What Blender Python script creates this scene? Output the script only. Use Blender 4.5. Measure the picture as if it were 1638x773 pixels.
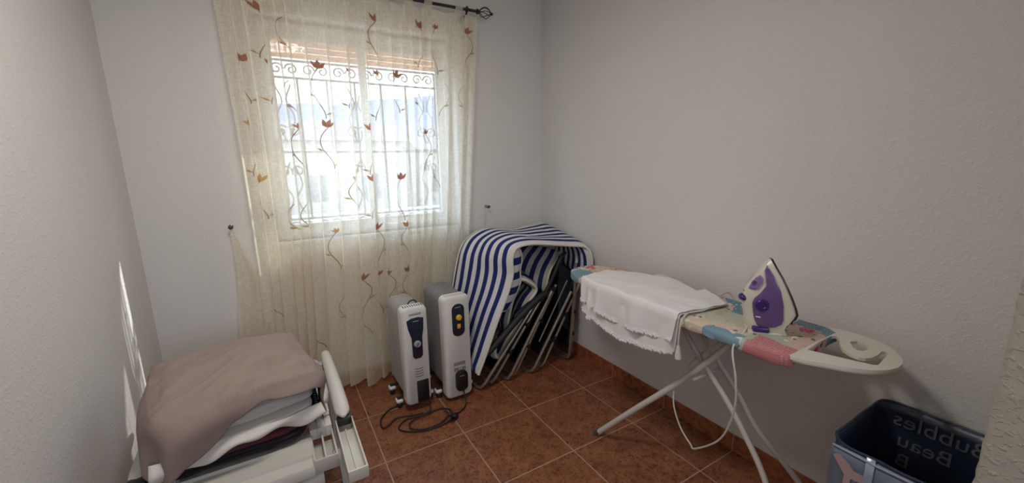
import bpy, bmesh, math, random
from mathutils import Vector, Matrix, noise
PI = math.pi
random.seed(4)
for o in list(bpy.data.objects): bpy.data.objects.remove(o)
SC = bpy.context.scene
COL = SC.collection

# ------------------------------------------------------------------ camera
cam_d = bpy.data.cameras.new('camera'); cam = bpy.data.objects.new('camera', cam_d); COL.objects.link(cam)
cam_d.sensor_fit = 'HORIZONTAL'; cam_d.sensor_width = 36.0
cam_d.lens = 647.537 / 1638 * 36.0
cam_d.clip_start = 0.02; cam_d.clip_end = 500
cam.matrix_world = Matrix.Translation((-1.14256, -1.78393, 1.42350)) @ (
    Matrix.Rotation(-0.5307, 4, 'Z') @ Matrix.Rotation(1.3704, 4, 'X') @ Matrix.Rotation(-0.0160, 4, 'Z'))
SC.camera = cam

# ------------------------------------------------------------------ view, world, sun, daylight
SC.view_settings.view_transform = 'Standard'; SC.view_settings.look = 'None'
SC.view_settings.gamma = 1.0; SC.view_settings.use_curve_mapping = False
SC.view_settings.exposure = 0.0
W = bpy.data.worlds.new('sky'); SC.world = W; W.use_nodes = True
nt = W.node_tree; bg = nt.nodes['Background']
tc = nt.nodes.new('ShaderNodeTexCoord'); sx = nt.nodes.new('ShaderNodeSeparateXYZ'); cr = nt.nodes.new('ShaderNodeValToRGB')
nt.links.new(tc.outputs['Generated'], sx.inputs[0]); nt.links.new(sx.outputs['Z'], cr.inputs[0]); nt.links.new(cr.outputs[0], bg.inputs[0])
cr.color_ramp.elements[0].position = 0.0; cr.color_ramp.elements[0].color = (0.92, 0.95, 1.0, 1)
cr.color_ramp.elements[1].position = 0.6; cr.color_ramp.elements[1].color = (0.55, 0.72, 1.0, 1)
bg.inputs[1].default_value = 6.6

def light(name, kind, loc, rot, energy, color=(1, 1, 1), size=1, size_y=None):
    d = bpy.data.lights.new(name, kind); o = bpy.data.objects.new(name, d); COL.objects.link(o)
    o.location = loc; o.rotation_euler = rot; d.energy = energy; d.color = color
    if kind == 'AREA':
        d.shape = 'RECTANGLE'; d.size = size; d.size_y = size_y or size
    return o
sun = light('sun', 'SUN', (0, 0, 6), (0, 0, 0), 6.5, (1.0, 0.95, 0.88))
sun.data.angle = math.radians(0.8)
sun.rotation_euler = Vector((-0.80, -0.43, -0.82)).to_track_quat('-Z', 'Y').to_euler()
win_l = light('window_portal', 'AREA', (-0.58, 1.125, 1.59), (-PI/2, 0, 0), 1, (1, 1, 1), 1.10, 1.2)
hall_p = light('hall_window_portal', 'AREA', (-0.80, -4.12, 1.80), (PI/2, 0, 0), 1, (1, 1, 1), 1.4, .8)
for q in (win_l, hall_p): q.data.cycles.is_portal = True
room_fill = light('added_room_fill', 'AREA', (-0.95, -0.62, 2.42), (0, 0, 0), 16, (1.0, 0.95, 0.89), .42)  # added fill light without a known source, lifts the wall brightness
room_fill.data.shape = 'DISK'
hall_fill = light('added_hall_fill', 'AREA', (-0.9, -2.9, 2.42), (0, 0, 0), 2.5, (1.0, 0.95, 0.90), .4)  # second added fill, out of view behind the camera, no known lamp there
hall_fill.data.shape = 'DISK'

# ------------------------------------------------------------------ helpers
def mat(name, color=(.8, .8, .8), rough=.5, metal=0.0, var=None, vs=12, bump=None, bs=60, bd=.004, spec=None, trans=0):
    m = bpy.data.materials.new(name); m.use_nodes = True
    n = m.node_tree.nodes; l = m.node_tree.links; p = n['Principled BSDF']
    p.inputs['Base Color'].default_value = (*color, 1); p.inputs['Roughness'].default_value = rough
    p.inputs['Metallic'].default_value = metal
    if spec is not None: p.inputs['Specular IOR Level'].default_value = spec
    if trans: p.inputs['Transmission Weight'].default_value = trans
    tc = n.new('ShaderNodeTexCoord')
    if var is None: var = 0.04
    nz = n.new('ShaderNodeTexNoise'); nz.inputs['Scale'].default_value = vs; nz.inputs['Detail'].default_value = 3
    l.new(tc.outputs['Object'], nz.inputs['Vector'])
    mx = n.new('ShaderNodeMix'); mx.data_type = 'RGBA'
    l.new(nz.outputs['Fac'], mx.inputs['Factor'])
    mx.inputs['A'].default_value = (*[c*(1-var) for c in color], 1); mx.inputs['B'].default_value = (*[min(1, c*(1+var)) for c in color], 1)
    l.new(mx.outputs['Result'], p.inputs['Base Color'])
    if bump:
        nb = n.new('ShaderNodeTexNoise'); nb.inputs['Scale'].default_value = bs; nb.inputs['Detail'].default_value = 2
        l.new(tc.outputs['Object'], nb.inputs['Vector'])
        b = n.new('ShaderNodeBump'); b.inputs['Strength'].default_value = bump; b.inputs['Distance'].default_value = bd
        l.new(nb.outputs['Fac'], b.inputs['Height']); l.new(b.outputs[0], p.inputs['Normal'])
    return m

def build(name, bm, m, parent=None, smooth=True, ang=40):
    me = bpy.data.meshes.new(name); bm.normal_update(); bm.to_mesh(me); bm.free()
    if smooth:
        for p in me.polygons: p.use_smooth = True
        me.set_sharp_from_angle(angle=math.radians(ang))
    ms = m if isinstance(m, (list, tuple)) else [m]
    for x in ms: me.materials.append(x)
    o = bpy.data.objects.new(name, me); COL.objects.link(o)
    if parent is not None:
        o.parent = parent; o.matrix_parent_inverse = Matrix.Translation(-parent.location)
        o.location = (0, 0, 0)
    return o

def setp(o, label=None, cat=None, group=None, kind=None):
    if label: o['label'] = label
    if cat: o['category'] = cat
    if group: o['group'] = group
    if kind: o['kind'] = kind
    return o

def thing(name, label, cat, loc=(0, 0, 0), group=None):
    o = bpy.data.objects.new(name, None); COL.objects.link(o); o.location = loc; o.empty_display_size = .05
    return setp(o, label, cat, group)

def struct(name, bm, m, smooth=False):
    o = build(name, bm, m, None, smooth); o['kind'] = 'structure'; return o

def B(): return bmesh.new()

def box(bm, lo, hi, bev=0, seg=2, mi=0, rot=None, piv=None):
    lo = Vector(lo); hi = Vector(hi); c = (lo+hi)/2; s = hi-lo
    r = bmesh.ops.create_cube(bm, size=1, matrix=Matrix.Translation(c) @ Matrix.Diagonal((*s, 1)))
    vs = r['verts']
    fs = {f for v in vs for f in v.link_faces}
    if bev > 0:
        es = {e for v in vs for e in v.link_edges}
        rr = bmesh.ops.bevel(bm, geom=list(es), offset=bev, segments=seg, affect='EDGES', profile=.5)
        vs = list({v for v in rr['verts']} | {v for f in rr['faces'] for v in f.verts})
        fs = {f for v in vs for f in v.link_faces}; vs = list({v for f in fs for v in f.verts})
    for f in fs: f.material_index = mi
    if rot is not None:
        p = Vector(piv) if piv is not None else c
        bmesh.ops.transform(bm, matrix=Matrix.Translation(p) @ rot @ Matrix.Translation(-p), verts=vs)
    return vs

def catmull(P, n):
    P = [Vector(p) for p in P]; out = []
    for i in range(len(P)-1):
        a = P[i-1] if i else P[0]*2-P[1]; b = P[i]; c = P[i+1]; d = P[i+2] if i+2 < len(P) else P[-1]*2-P[-2]
        for k in range(n):
            t = k/n
            out.append(.5*((2*b)+(c-a)*t+(2*a-5*b+4*c-d)*t*t+(3*b-a-3*c+d)*t**3))
    out.append(P[-1]); return out

def tube(bm, pts, r, n=10, closed=False, mi=0, cap=True):
    pts = [Vector(p) for p in pts]; N = len(pts)
    tn = []
    for i in range(N):
        a = pts[i-1] if (i or closed) else pts[0]; b = pts[(i+1) % N] if (i < N-1 or closed) else pts[-1]
        tn.append((b-a).normalized())
    up = Vector((0, 0, 1)) if abs(tn[0].z) < .9 else Vector((1, 0, 0))
    u = tn[0].cross(up).normalized(); rings = []
    for i in range(N):
        u = (u-tn[i]*u.dot(tn[i])).normalized(); v = tn[i].cross(u)
        rr = r[i] if isinstance(r, (list, tuple)) else r
        rings.append([bm.verts.new(pts[i]+(u*math.cos(2*PI*k/n)+v*math.sin(2*PI*k/n))*rr) for k in range(n)])
    for i in range(N if closed else N-1):
        A = rings[i]; C = rings[(i+1) % N]
        for k in range(n):
            f = bm.faces.new((A[k], A[(k+1) % n], C[(k+1) % n], C[k])); f.material_index = mi
    if cap and not closed:
        f = bm.faces.new(rings[0][::-1]); f.material_index = mi
        f = bm.faces.new(rings[-1]); f.material_index = mi

def loft(bm, rings, cap=True, mi=0, closed=True):
    R = [[bm.verts.new(p) for p in r] for r in rings]; n = len(R[0])
    for i in range(len(R)-1):
        for k in range(n if closed else n-1):
            f = bm.faces.new((R[i][k], R[i][(k+1) % n], R[i+1][(k+1) % n], R[i+1][k])); f.material_index = mi
    if cap:
        f = bm.faces.new(R[0][::-1]); f.material_index = mi
        f = bm.faces.new(R[-1]); f.material_index = mi
    return R

def lathe(bm, prof, M, n=24, mi=0):
    """prof: (r, z) pairs around local Z; M placement"""
    loft(bm, [[M @ Vector((r*math.cos(2*PI*k/n), r*math.sin(2*PI*k/n), z)) for k in range(n)] for r, z in prof], True, mi)

def prism(bm, poly, M, t, mi=0, bev=0):
    """poly in local XY, extruded along +Z by t"""
    lo = [bm.verts.new(M @ Vector((x, y, 0))) for x, y in poly]; hi = [bm.verts.new(M @ Vector((x, y, t))) for x, y in poly]
    n = len(poly)
    fs = [bm.faces.new(lo[::-1]), bm.faces.new(hi)]
    for k in range(n): fs.append(bm.faces.new((lo[k], lo[(k+1) % n], hi[(k+1) % n], hi[k])))
    for f in fs: f.material_index = mi
    if bev:
        es = list(fs[0].edges)+list(fs[1].edges)
        bmesh.ops.bevel(bm, geom=es, offset=bev, segments=2, affect='EDGES', profile=.5)

def rrect(x0, y0, x1, y1, r, n=5):
    out = []
    for cx, cy, a in ((x1-r, y1-r, 0), (x0+r, y1-r, PI/2), (x0+r, y0+r, PI), (x1-r, y0+r, 3*PI/2)):
        for k in range(n+1):
            t = a+PI/2*k/n; out.append((cx+r*math.cos(t), cy+r*math.sin(t)))
    return out

def frame_m(o, x, y):
    x = Vector(x).normalized(); y = Vector(y); y = (y-x*y.dot(x)).normalized(); z = x.cross(y)
    m = Matrix((x, y, z)).transposed().to_4x4(); m.translation = Vector(o); return m

def solid(o, t, off=0):
    md = o.modifiers.new('thickness', 'SOLIDIFY'); md.thickness = t; md.offset = off; return o

def fbm(p, s=1, seed=0): return noise.noise(Vector(p)*s+Vector((seed*7.3, seed*3.1, seed*1.7)))

# ------------------------------------------------------------------ materials
def plaster(name, col, strength, scale=75, dist=.004):
    m = bpy.data.materials.new(name); m.use_nodes = True
    n = m.node_tree.nodes; l = m.node_tree.links; p = n['Principled BSDF']
    p.inputs['Roughness'].default_value = .62; p.inputs['Specular IOR Level'].default_value = .3
    tc = n.new('ShaderNodeTexCoord')
    nz = n.new('ShaderNodeTexNoise'); nz.inputs['Scale'].default_value = scale; nz.inputs['Detail'].default_value = 2; nz.inputs['Distortion'].default_value = .5
    nl = n.new('ShaderNodeTexNoise'); nl.inputs['Scale'].default_value = 2.2; nl.inputs['Detail'].default_value = 3
    for q in (nz, nl): l.new(tc.outputs['Object'], q.inputs['Vector'])
    rp = n.new('ShaderNodeValToRGB'); l.new(nz.outputs['Fac'], rp.inputs[0])
    rp.color_ramp.elements[0].position = .52; rp.color_ramp.elements[1].position = .70
    b = n.new('ShaderNodeBump'); b.inputs['Strength'].default_value = strength; b.inputs['Distance'].default_value = dist
    l.new(rp.outputs[0], b.inputs['Height']); l.new(b.outputs[0], p.inputs['Normal'])
    mx = n.new('ShaderNodeMix'); mx.data_type = 'RGBA'; l.new(nl.outputs['Fac'], mx.inputs['Factor'])
    mx.inputs['A'].default_value = (*[c*.95 for c in col], 1); mx.inputs['B'].default_value = (*col, 1)
    l.new(mx.outputs['Result'], p.inputs['Base Color'])
    return m
M_wall = plaster('rough_white_plaster', (.70, .68, .655), .30, 95, .003)
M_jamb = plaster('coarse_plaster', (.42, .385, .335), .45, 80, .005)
M_ceil = plaster('ceiling_plaster', (.74, .72, .69), .2, 60)

def tile_mat():
    m = bpy.data.materials.new('terracotta_tiles'); m.use_nodes = True
    n = m.node_tree.nodes; l = m.node_tree.links; p = n['Principled BSDF']
    tc = n.new('ShaderNodeTexCoord')
    br = n.new('ShaderNodeTexBrick'); br.offset = 0; br.squash = 1
    br.inputs['Scale'].default_value = 1; br.inputs['Brick Width'].default_value = .41; br.inputs['Row Height'].default_value = .41
    br.inputs['Mortar Size'].default_value = .0028; br.inputs['Mortar Smooth'].default_value = .1; br.inputs['Bias'].default_value = 0
    l.new(tc.outputs['Object'], br.inputs['Vector'])
    br.inputs['Color1'].default_value = (.42, .42, .42, 1); br.inputs['Color2'].default_value = (.56, .56, .56, 1)
    n1 = n.new('ShaderNodeTexNoise'); n1.inputs['Scale'].default_value = 9; n1.inputs['Detail'].default_value = 6; n1.inputs['Roughness'].default_value = .62
    n2 = n.new('ShaderNodeTexNoise'); n2.inputs['Scale'].default_value = 46; n2.inputs['Detail'].default_value = 5; n2.inputs['Distortion'].default_value = 1.6; n2.inputs['Roughness'].default_value = .6
    for q in (n1, n2): l.new(tc.outputs['Object'], q.inputs['Vector'])
    r1 = n.new('ShaderNodeValToRGB'); l.new(n1.outputs['Fac'], r1.inputs[0])
    e = r1.color_ramp.elements; e[0].position = .3; e[0].color = (.19, .066, .030, 1); e[1].position = .72; e[1].color = (.34, .135, .062, 1)
    r2 = n.new('ShaderNodeValToRGB'); l.new(n2.outputs['Fac'], r2.inputs[0])
    e = r2.color_ramp.elements; e[0].position = .36; e[0].color = (.42, .34, .30, 1); e[1].position = .52; e[1].color = (1, 1, 1, 1)
    mu = n.new('ShaderNodeMix'); mu.data_type = 'RGBA'; mu.blend_type = 'MULTIPLY'; mu.inputs['Factor'].default_value = 1
    l.new(r1.outputs[0], mu.inputs['A']); l.new(r2.outputs[0], mu.inputs['B'])
    m2 = n.new('ShaderNodeMix'); m2.data_type = 'RGBA'; m2.blend_type = 'MIX'
    l.new(br.outputs['Fac'], m2.inputs['Factor']); l.new(mu.outputs['Result'], m2.inputs['A']); m2.inputs['B'].default_value = (.42, .29, .20, 1)
    l.new(m2.outputs['Result'], p.inputs['Base Color'])
    rr = n.new('ShaderNodeMapRange'); rr.inputs['To Min'].default_value = .30; rr.inputs['To Max'].default_value = .48
    l.new(n1.outputs['Fac'], rr.inputs['Value']); l.new(rr.outputs[0], p.inputs['Roughness'])
    p.inputs['Specular IOR Level'].default_value = .35
    b = n.new('ShaderNodeBump'); b.inputs['Strength'].default_value = .35; b.inputs['Distance'].default_value = .002; b.invert = True
    l.new(br.outputs['Fac'], b.inputs['Height']); l.new(b.outputs[0], p.inputs['Normal'])
    return m
M_tile = tile_mat()

def skirting_mat(axis):
    m = bpy.data.materials.new('terracotta_skirting_'+axis); m.use_nodes = True
    n = m.node_tree.nodes; l = m.node_tree.links; p = n['Principled BSDF']
    tc = n.new('ShaderNodeTexCoord'); s = n.new('ShaderNodeSeparateXYZ'); l.new(tc.outputs['Object'], s.inputs[0])
    a = n.new('ShaderNodeMath'); a.operation = 'DIVIDE'; a.inputs[1].default_value = .41; l.new(s.outputs[axis], a.inputs[0])
    f = n.new('ShaderNodeMath'); f.operation = 'FRACT'; l.new(a.outputs[0], f.inputs[0])
    c = n.new('ShaderNodeMath'); c.operation = 'COMPARE'; c.inputs[1].default_value = 0.0; c.inputs[2].default_value = .010; l.new(f.outputs[0], c.inputs[0])
    nz = n.new('ShaderNodeTexNoise'); nz.inputs['Scale'].default_value = 30; nz.inputs['Detail'].default_value = 5; l.new(tc.outputs['Object'], nz.inputs['Vector'])
    r = n.new('ShaderNodeValToRGB'); l.new(nz.outputs['Fac'], r.inputs[0])
    e = r.color_ramp.elements; e[0].position = .35; e[0].color = (.20, .062, .026, 1); e[1].position = .6; e[1].color = (.36, .125, .052, 1)
    mx = n.new('ShaderNodeMix'); mx.data_type = 'RGBA'; l.new(c.outputs[0], mx.inputs['Factor']); l.new(r.outputs[0], mx.inputs['A']); mx.inputs['B'].default_value = (.5, .34, .22, 1)
    l.new(mx.outputs['Result'], p.inputs['Base Color']); p.inputs['Roughness'].default_value = .38
    return m

# ------------------------------------------------------------------ room shell
XL, XR, YB, ZC = -1.737, 0.669, 0.837, 2.535
YJ, XJ, YH = -1.622, 0.20, -4.0       # jamb edge and hall end
bm = B(); box(bm, (XL-.15, YH-.15, -.10), (XR+.15, YB+.28, 0)); struct('floor', bm, M_tile)
bm = B(); box(bm, (XL-.15, YH-.15, ZC), (XR+.15, YB+.28, ZC+.12)); struct('ceiling', bm, M_ceil)
bm = B(); box(bm, (XL-.15, YH-.15, 0), (XL, YB+.28, ZC)); struct('wall_left', bm, M_wall)
bm = B(); box(bm, (XR, YJ-.02, 0), (XR+.15, YB+.28, ZC)); struct('wall_right', bm, M_wall)
WX0, WX1, WZ0, WZ1 = -1.14, -0.02, 0.98, 2.20
bm = B()
for lo, hi in (((XL, YB, 0), (WX0, YB+.28, ZC)), ((WX1, YB, 0), (XR, YB+.28, ZC)), ((WX0, YB, 0), (WX1, YB+.28, WZ0)), ((WX0, YB, WZ1), (WX1, YB+.28, ZC))):
    box(bm, lo, hi)
bmesh.ops.remove_doubles(bm, verts=bm.verts, dist=1e-4)
struct('wall_back', bm, M_wall)
bm = B()     # the wall end beside the doorway, its corner slightly rounded and lumpy
pr = [(XJ+.6, YJ)] + [(XJ+.012-.012*math.sin(a), YJ-.012+.012*math.cos(a)) for a in [PI/2*k/5 for k in range(6)]] + [(XJ, YJ-.3), (XJ, YH-.15), (XJ+.6, YH-.15)]
rings = []
NZ = 170
for i in range(NZ+1):
    z = ZC*i/NZ; r = []
    for k, (x, y) in enumerate(pr):
        d = 0
        if 0 < k < 7: d = .0028*fbm((x, y, z), 55)+.0015*fbm((x, y, z), 130, 2)
        r.append((x-d, y+d, z))
    rings.append(r)
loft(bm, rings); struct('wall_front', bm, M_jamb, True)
bm = B()
for lo, hi in (((XL, YH-.15, 0), (-1.5, YH, ZC)), ((-.1, YH-.15, 0), (XJ, YH, ZC)), ((-1.5, YH-.15, 0), (-.1, YH, 1.4)), ((-1.5, YH-.15, 2.2), (-.1, YH, ZC))): box(bm, lo, hi)
struct('wall_hall', bm, M_wall)
HB = .0872
bm = B(); box(bm, (XR-.008, YJ, 0), (XR, YB, HB), .002); struct('baseboard_right', bm, skirting_mat('Y'))
bm = B(); box(bm, (XL, YB-.008, 0), (XR-.008, YB, HB), .002); struct('baseboard_back', bm, skirting_mat('X'))
bm = B(); box(bm, (XL, YH, 0), (XL+.008, YB-.008, HB), .002); struct('baseboard_left', bm, skirting_mat('Y'))

for (lx, ly) in ((-.95, -.62), (-.9, -2.9)):  # unseen fixtures, made up to go with the two added fill lights
    bm = B(); n_ = 28
    loft(bm, [[(lx+r*math.cos(2*PI*k/n_), ly+r*math.sin(2*PI*k/n_), z) for k in range(n_)] for r, z in ((.225, ZC), (.225, ZC-.03), (.20, ZC-.07), (.12, ZC-.09), (.01, ZC-.095))])
    o = struct('added_fixture', bm, mat('added_fixture_opal', (.85, .84, .80), .3), True)

# ------------------------------------------------------------------ window, shutter, grille
M_alu = mat('white_aluminium', (.80, .80, .80), .35)
M_gasket = mat('grey_lock', (.35, .35, .34), .4)
def glass_mat():
    m = bpy.data.materials.new('window_glass'); m.use_nodes = True
    n = m.node_tree.nodes; l = m.node_tree.links; n.remove(n['Principled BSDF'])
    t = n.new('ShaderNodeBsdfTransparent'); t.inputs[0].default_value = (.93, .96, .96, 1); g = n.new('ShaderNodeBsdfGlossy'); g.inputs['Roughness'].default_value = .02
    mx = n.new('ShaderNodeMixShader'); mx.inputs[0].default_value = .06
    l.new(t.outputs[0], mx.inputs[1]); l.new(g.outputs[0], mx.inputs[2]); l.new(mx.outputs[0], n['Material Output'].inputs[0])
    return m
M_glass = glass_mat()
win = bpy.data.objects.new('window_1', None); COL.objects.link(win); win.location = (-.58, .97, WZ0); win['kind'] = 'structure'
def ring(bm, x0, x1, z0, z1, y0, y1, w):
    box(bm, (x0, y0, z0), (x0+w, y1, z1), .003); box(bm, (x1-w, y0, z0), (x1, y1, z1), .003)
    box(bm, (x0+w, y0, z0), (x1-w, y1, z0+w), .003); box(bm, (x0+w, y0, z1-w), (x1-w, y1, z1), .003)
bm = B(); ring(bm, WX0, WX1, WZ0, WZ1-.02, .93, 1.01, .038); build('window_frame', bm, M_alu, win)
for i, (x0, x1, y0) in enumerate(((WX0+.036, -.56, .945), (-.60, WX1-.036, .975))):
    bm = B(); ring(bm, x0, x1, WZ0+.036, WZ1-.056, y0, y0+.026, .045); s = build('sash', bm, M_alu, win)
    bm = B(); box(bm, (x0+.04, y0+.011, WZ0+.076), (x1-.04, y0+.015, WZ1-.096)); build('glass_pane', bm, M_glass, s, False)
    if i == 0:
        bm = B(); box(bm, (x0+.012, y0-.012, 1.42), (x0+.034, y0, 1.56), .004); build('sash_lock', bm, M_gasket, s)
M_shut = bpy.data.materials.new('peach_plastic_shutter'); M_shut.use_nodes = True
_n = M_shut.node_tree.nodes; _l = M_shut.node_tree.links; _n.remove(_n['Principled BSDF'])
_d = _n.new('ShaderNodeBsdfDiffuse'); _t = _n.new('ShaderNodeBsdfTranslucent'); _x = _n.new('ShaderNodeMixShader')
_d.inputs[0].default_value = (.72, .55, .42, 1); _t.inputs[0].default_value = (.95, .66, .46, 1); _x.inputs[0].default_value = .6
_l.new(_d.outputs[0], _x.inputs[1]); _l.new(_t.outputs[0], _x.inputs[2]); _l.new(_x.outputs[0], _n['Material Output'].inputs[0])
bm = B()
for k in range(5):
    z = 2.02+k*.034
    loft(bm, [[(x, 1.035+.006*math.cos(a), z+.0165+.0168*math.sin(a)) for a in [2*PI*j/10 for j in range(10)]] for x in (WX0+.02, WX1-.02)])
sh = build('roller_shutter', bm, M_shut, win); 
bm = B(); box(bm, (WX0-.02, YB-.012, WZ0-.022), (WX1+.02, .93, WZ0), .004); o = build('window_sill', bm, mat('sill_stone', (.72, .69, .64), .4), win)

M_iron_out = mat('white_painted_iron', (.22, .22, .23), .5)
gr = thing('window_grille', 'pale scrolled ironwork security grille outside the window behind the curtain', 'grille', (-.56, 1.20, .97))
GX0, GX1, GZ0, GZ1, GY = -1.10, -.03, .96, 2.04, 1.20
def scroll(cx, cz, s, flip=1, turn=0, n=26):
    P = []
    for k in range(n+1):
        t = k/n; a = 2.6*PI*t; r = s*(1-.78*t)
        P.append((cx+flip*(math.cos(turn)*r*math.cos(a)-math.sin(turn)*r*math.sin(a)), GY, cz+(math.sin(turn)*r*math.cos(a)+math.cos(turn)*r*math.sin(a))))
    return P
bm = B()
for z in (GZ0, GZ0+.10, 1.49, GZ1-.10, GZ1): box(bm, (GX0, GY-.007, z-.006), (GX1, GY+.007, z+.006))
for x in (GX0, GX1): box(bm, (x-.007, GY-.007, GZ0), (x+.007, GY+.007, GZ1))
for x in (GX0, GX1):
    for z in (1.1, 1.95): box(bm, (x-.006, YB+.279, z-.006), (x+.006, GY, z+.006))
build('grille_frame', bm, M_iron_out, gr)
for x in (-.93, -.76, -.59, -.42, -.25):
    bm = B(); box(bm, (x-.006, GY-.006, GZ0+.1), (x+.006, GY+.006, GZ1-.1)); build('grille_bar', bm, M_iron_out, gr)
def sc(*paths):
    b = B()
    for p in paths: tube(b, p, .0055, 6)
    build('iron_scroll', b, M_iron_out, gr)
for k in range(6):
    x = GX0+.10+k*.175
    for z in (GZ0+.05, GZ1-.05): sc(scroll(x-.035, z, .036, 1), scroll(x+.045, z, .036, -1))
for x in (-1.015, -.59, -.11):
    for z, f in ((1.60, 1), (1.39, -1)):
        sc(scroll(x-.035, z+.02*f, .038, 1, .6*f), scroll(x+.035, z+.02*f, .038, -1, .6*f))
    sc(*[catmull([(x+s*.008, GY, 1.55), (x+s*.05, GY, 1.70), (x+s*.012, GY, 1.80), (x+s*.045, GY, 1.9)], 6) for s in (1, -1)])
    sc(*[catmull([(x+s*.008, GY, 1.43), (x+s*.05, GY, 1.29), (x+s*.012, GY, 1.2), (x+s*.045, GY, 1.1)], 6) for s in (1, -1)])

# ------------------------------------------------------------------ outside
bm = B(); box(bm, (-40, YB+.29, -2.2), (60, 80, -2.0)); struct('ground', bm, mat('pale_dry_ground', (.34, .31, .27), .9, var=.2, vs=.4))
bm = B()
def hill(x, y): return -2+ max(0, (y-40))*.34*(.75+.35*noise.noise(Vector((x*.03, y*.02, 0)))) 
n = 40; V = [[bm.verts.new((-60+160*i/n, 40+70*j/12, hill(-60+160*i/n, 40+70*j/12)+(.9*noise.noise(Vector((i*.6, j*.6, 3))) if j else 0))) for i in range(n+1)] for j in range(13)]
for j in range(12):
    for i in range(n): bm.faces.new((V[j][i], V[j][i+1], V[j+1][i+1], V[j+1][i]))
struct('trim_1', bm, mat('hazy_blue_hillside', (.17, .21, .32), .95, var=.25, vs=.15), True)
bpy.data.objects['trim_1'].name = 'hillside'
M_hw = mat('whitewashed_house', (.50, .49, .47), .8); M_hr = mat('faded_roof', (.26, .22, .24), .8); M_dk = mat('dark_window', (.20, .21, .24), .3)
for lab, (x0, x1, y, zt) in zip(('white flat house with ochre roof edge seen through left panes of the curtained window', 'white house seen through middle of the curtained window', 'low white house seen through right panes of the curtained window'),
        ((-3.2, 4.2, 17, 2.3), (5.6, 10.4, 19, 2.0), (11.4, 17.5, 16, 1.6))):
    h = thing('house', lab, 'house', ((x0+x1)/2, y+2, -2))
    bm = B(); box(bm, (x0, y, -2), (x1, y+4, zt), .05); build('wall', bm, M_hw, h)
    bm = B(); r = [(-.3, 0), (4.3, 0), (2, .9)]
    loft(bm, [[(x, y+a, zt+b) for a, b in r] for x in (x0-.2, x1+.2)]); build('roof', bm, M_hr, h, False)
    for k in range(3):
        xx = x0+(x1-x0)*(.2+.3*k)
        bm = B(); box(bm, (xx-.4, y-.03, -.2), (xx+.4, y+.02, .9), .01); build('window', bm, M_dk, h)
bm = B(); box(bm, (-12, 7.5, -2), (16, 7.7, .35), .01); o = build('garden_wall', bm, M_hw); setp(o, 'white garden wall outside, seen low through the curtained window', 'wall')

# ------------------------------------------------------------------ curtain rod
M_black = mat('black_wrought_iron', (.012, .012, .013), .45)
RY, RZ = .735, 2.345
rod = thing('curtain_rod', 'black wrought iron curtain rod with open cage finial above the window', 'curtain rod', (-.6, RY, RZ))
bm = B(); tube(bm, [(-1.45, RY, RZ), (.10, RY, RZ)], .009, 12); build('pole', bm, M_black, rod)
def finial(x0, s):
    bm = B()
    lathe(bm, [(.009, 0), (.016, .004), (.016, .012), (.010, .018), (.012, .024)], frame_m((x0, RY, RZ), (0, 1, 0), (0, 0, s)), 12)
    for k in range(6):
        a0 = 2*PI*k/6
        P = []
        for j in range(15):
            t = j/14; a = a0+1.1*t
            r = .004+.030*math.sin(PI*min(1, t*1.0))**.9
            P.append((x0+s*(.02+.085*t), RY+r*math.cos(a), RZ+r*math.sin(a)))
        tube(bm, P, .0024, 6)
    lathe(bm, [(.003, .10), (.009, .105), (.009, .113), (.003, .120)], frame_m((x0, RY, RZ), (0, 1, 0), (0, 0, s)), 12)
    build('finial', bm, M_black, rod)
finial(.10, 1); finial(-1.45, -1)
for x in (.035, -1.38):
    bm = B(); tube(bm, [(x, YB, RZ-.03), (x, RY+.02, RZ-.03), (x, RY, RZ-.012)], .006, 8)
    lathe(bm, [(.02, 0), (.02, .006), (.006, .008)], frame_m((x, YB-.0005, RZ-.03), (1, 0, 0), (0, 0, 1)), 16)
    tube(bm, [(x, RY+.016*math.cos(2*PI*k/16), RZ+.016*math.sin(2*PI*k/16)) for k in range(16)], .004, 6, True)
    build('rod_bracket', bm, M_black, rod)

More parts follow.
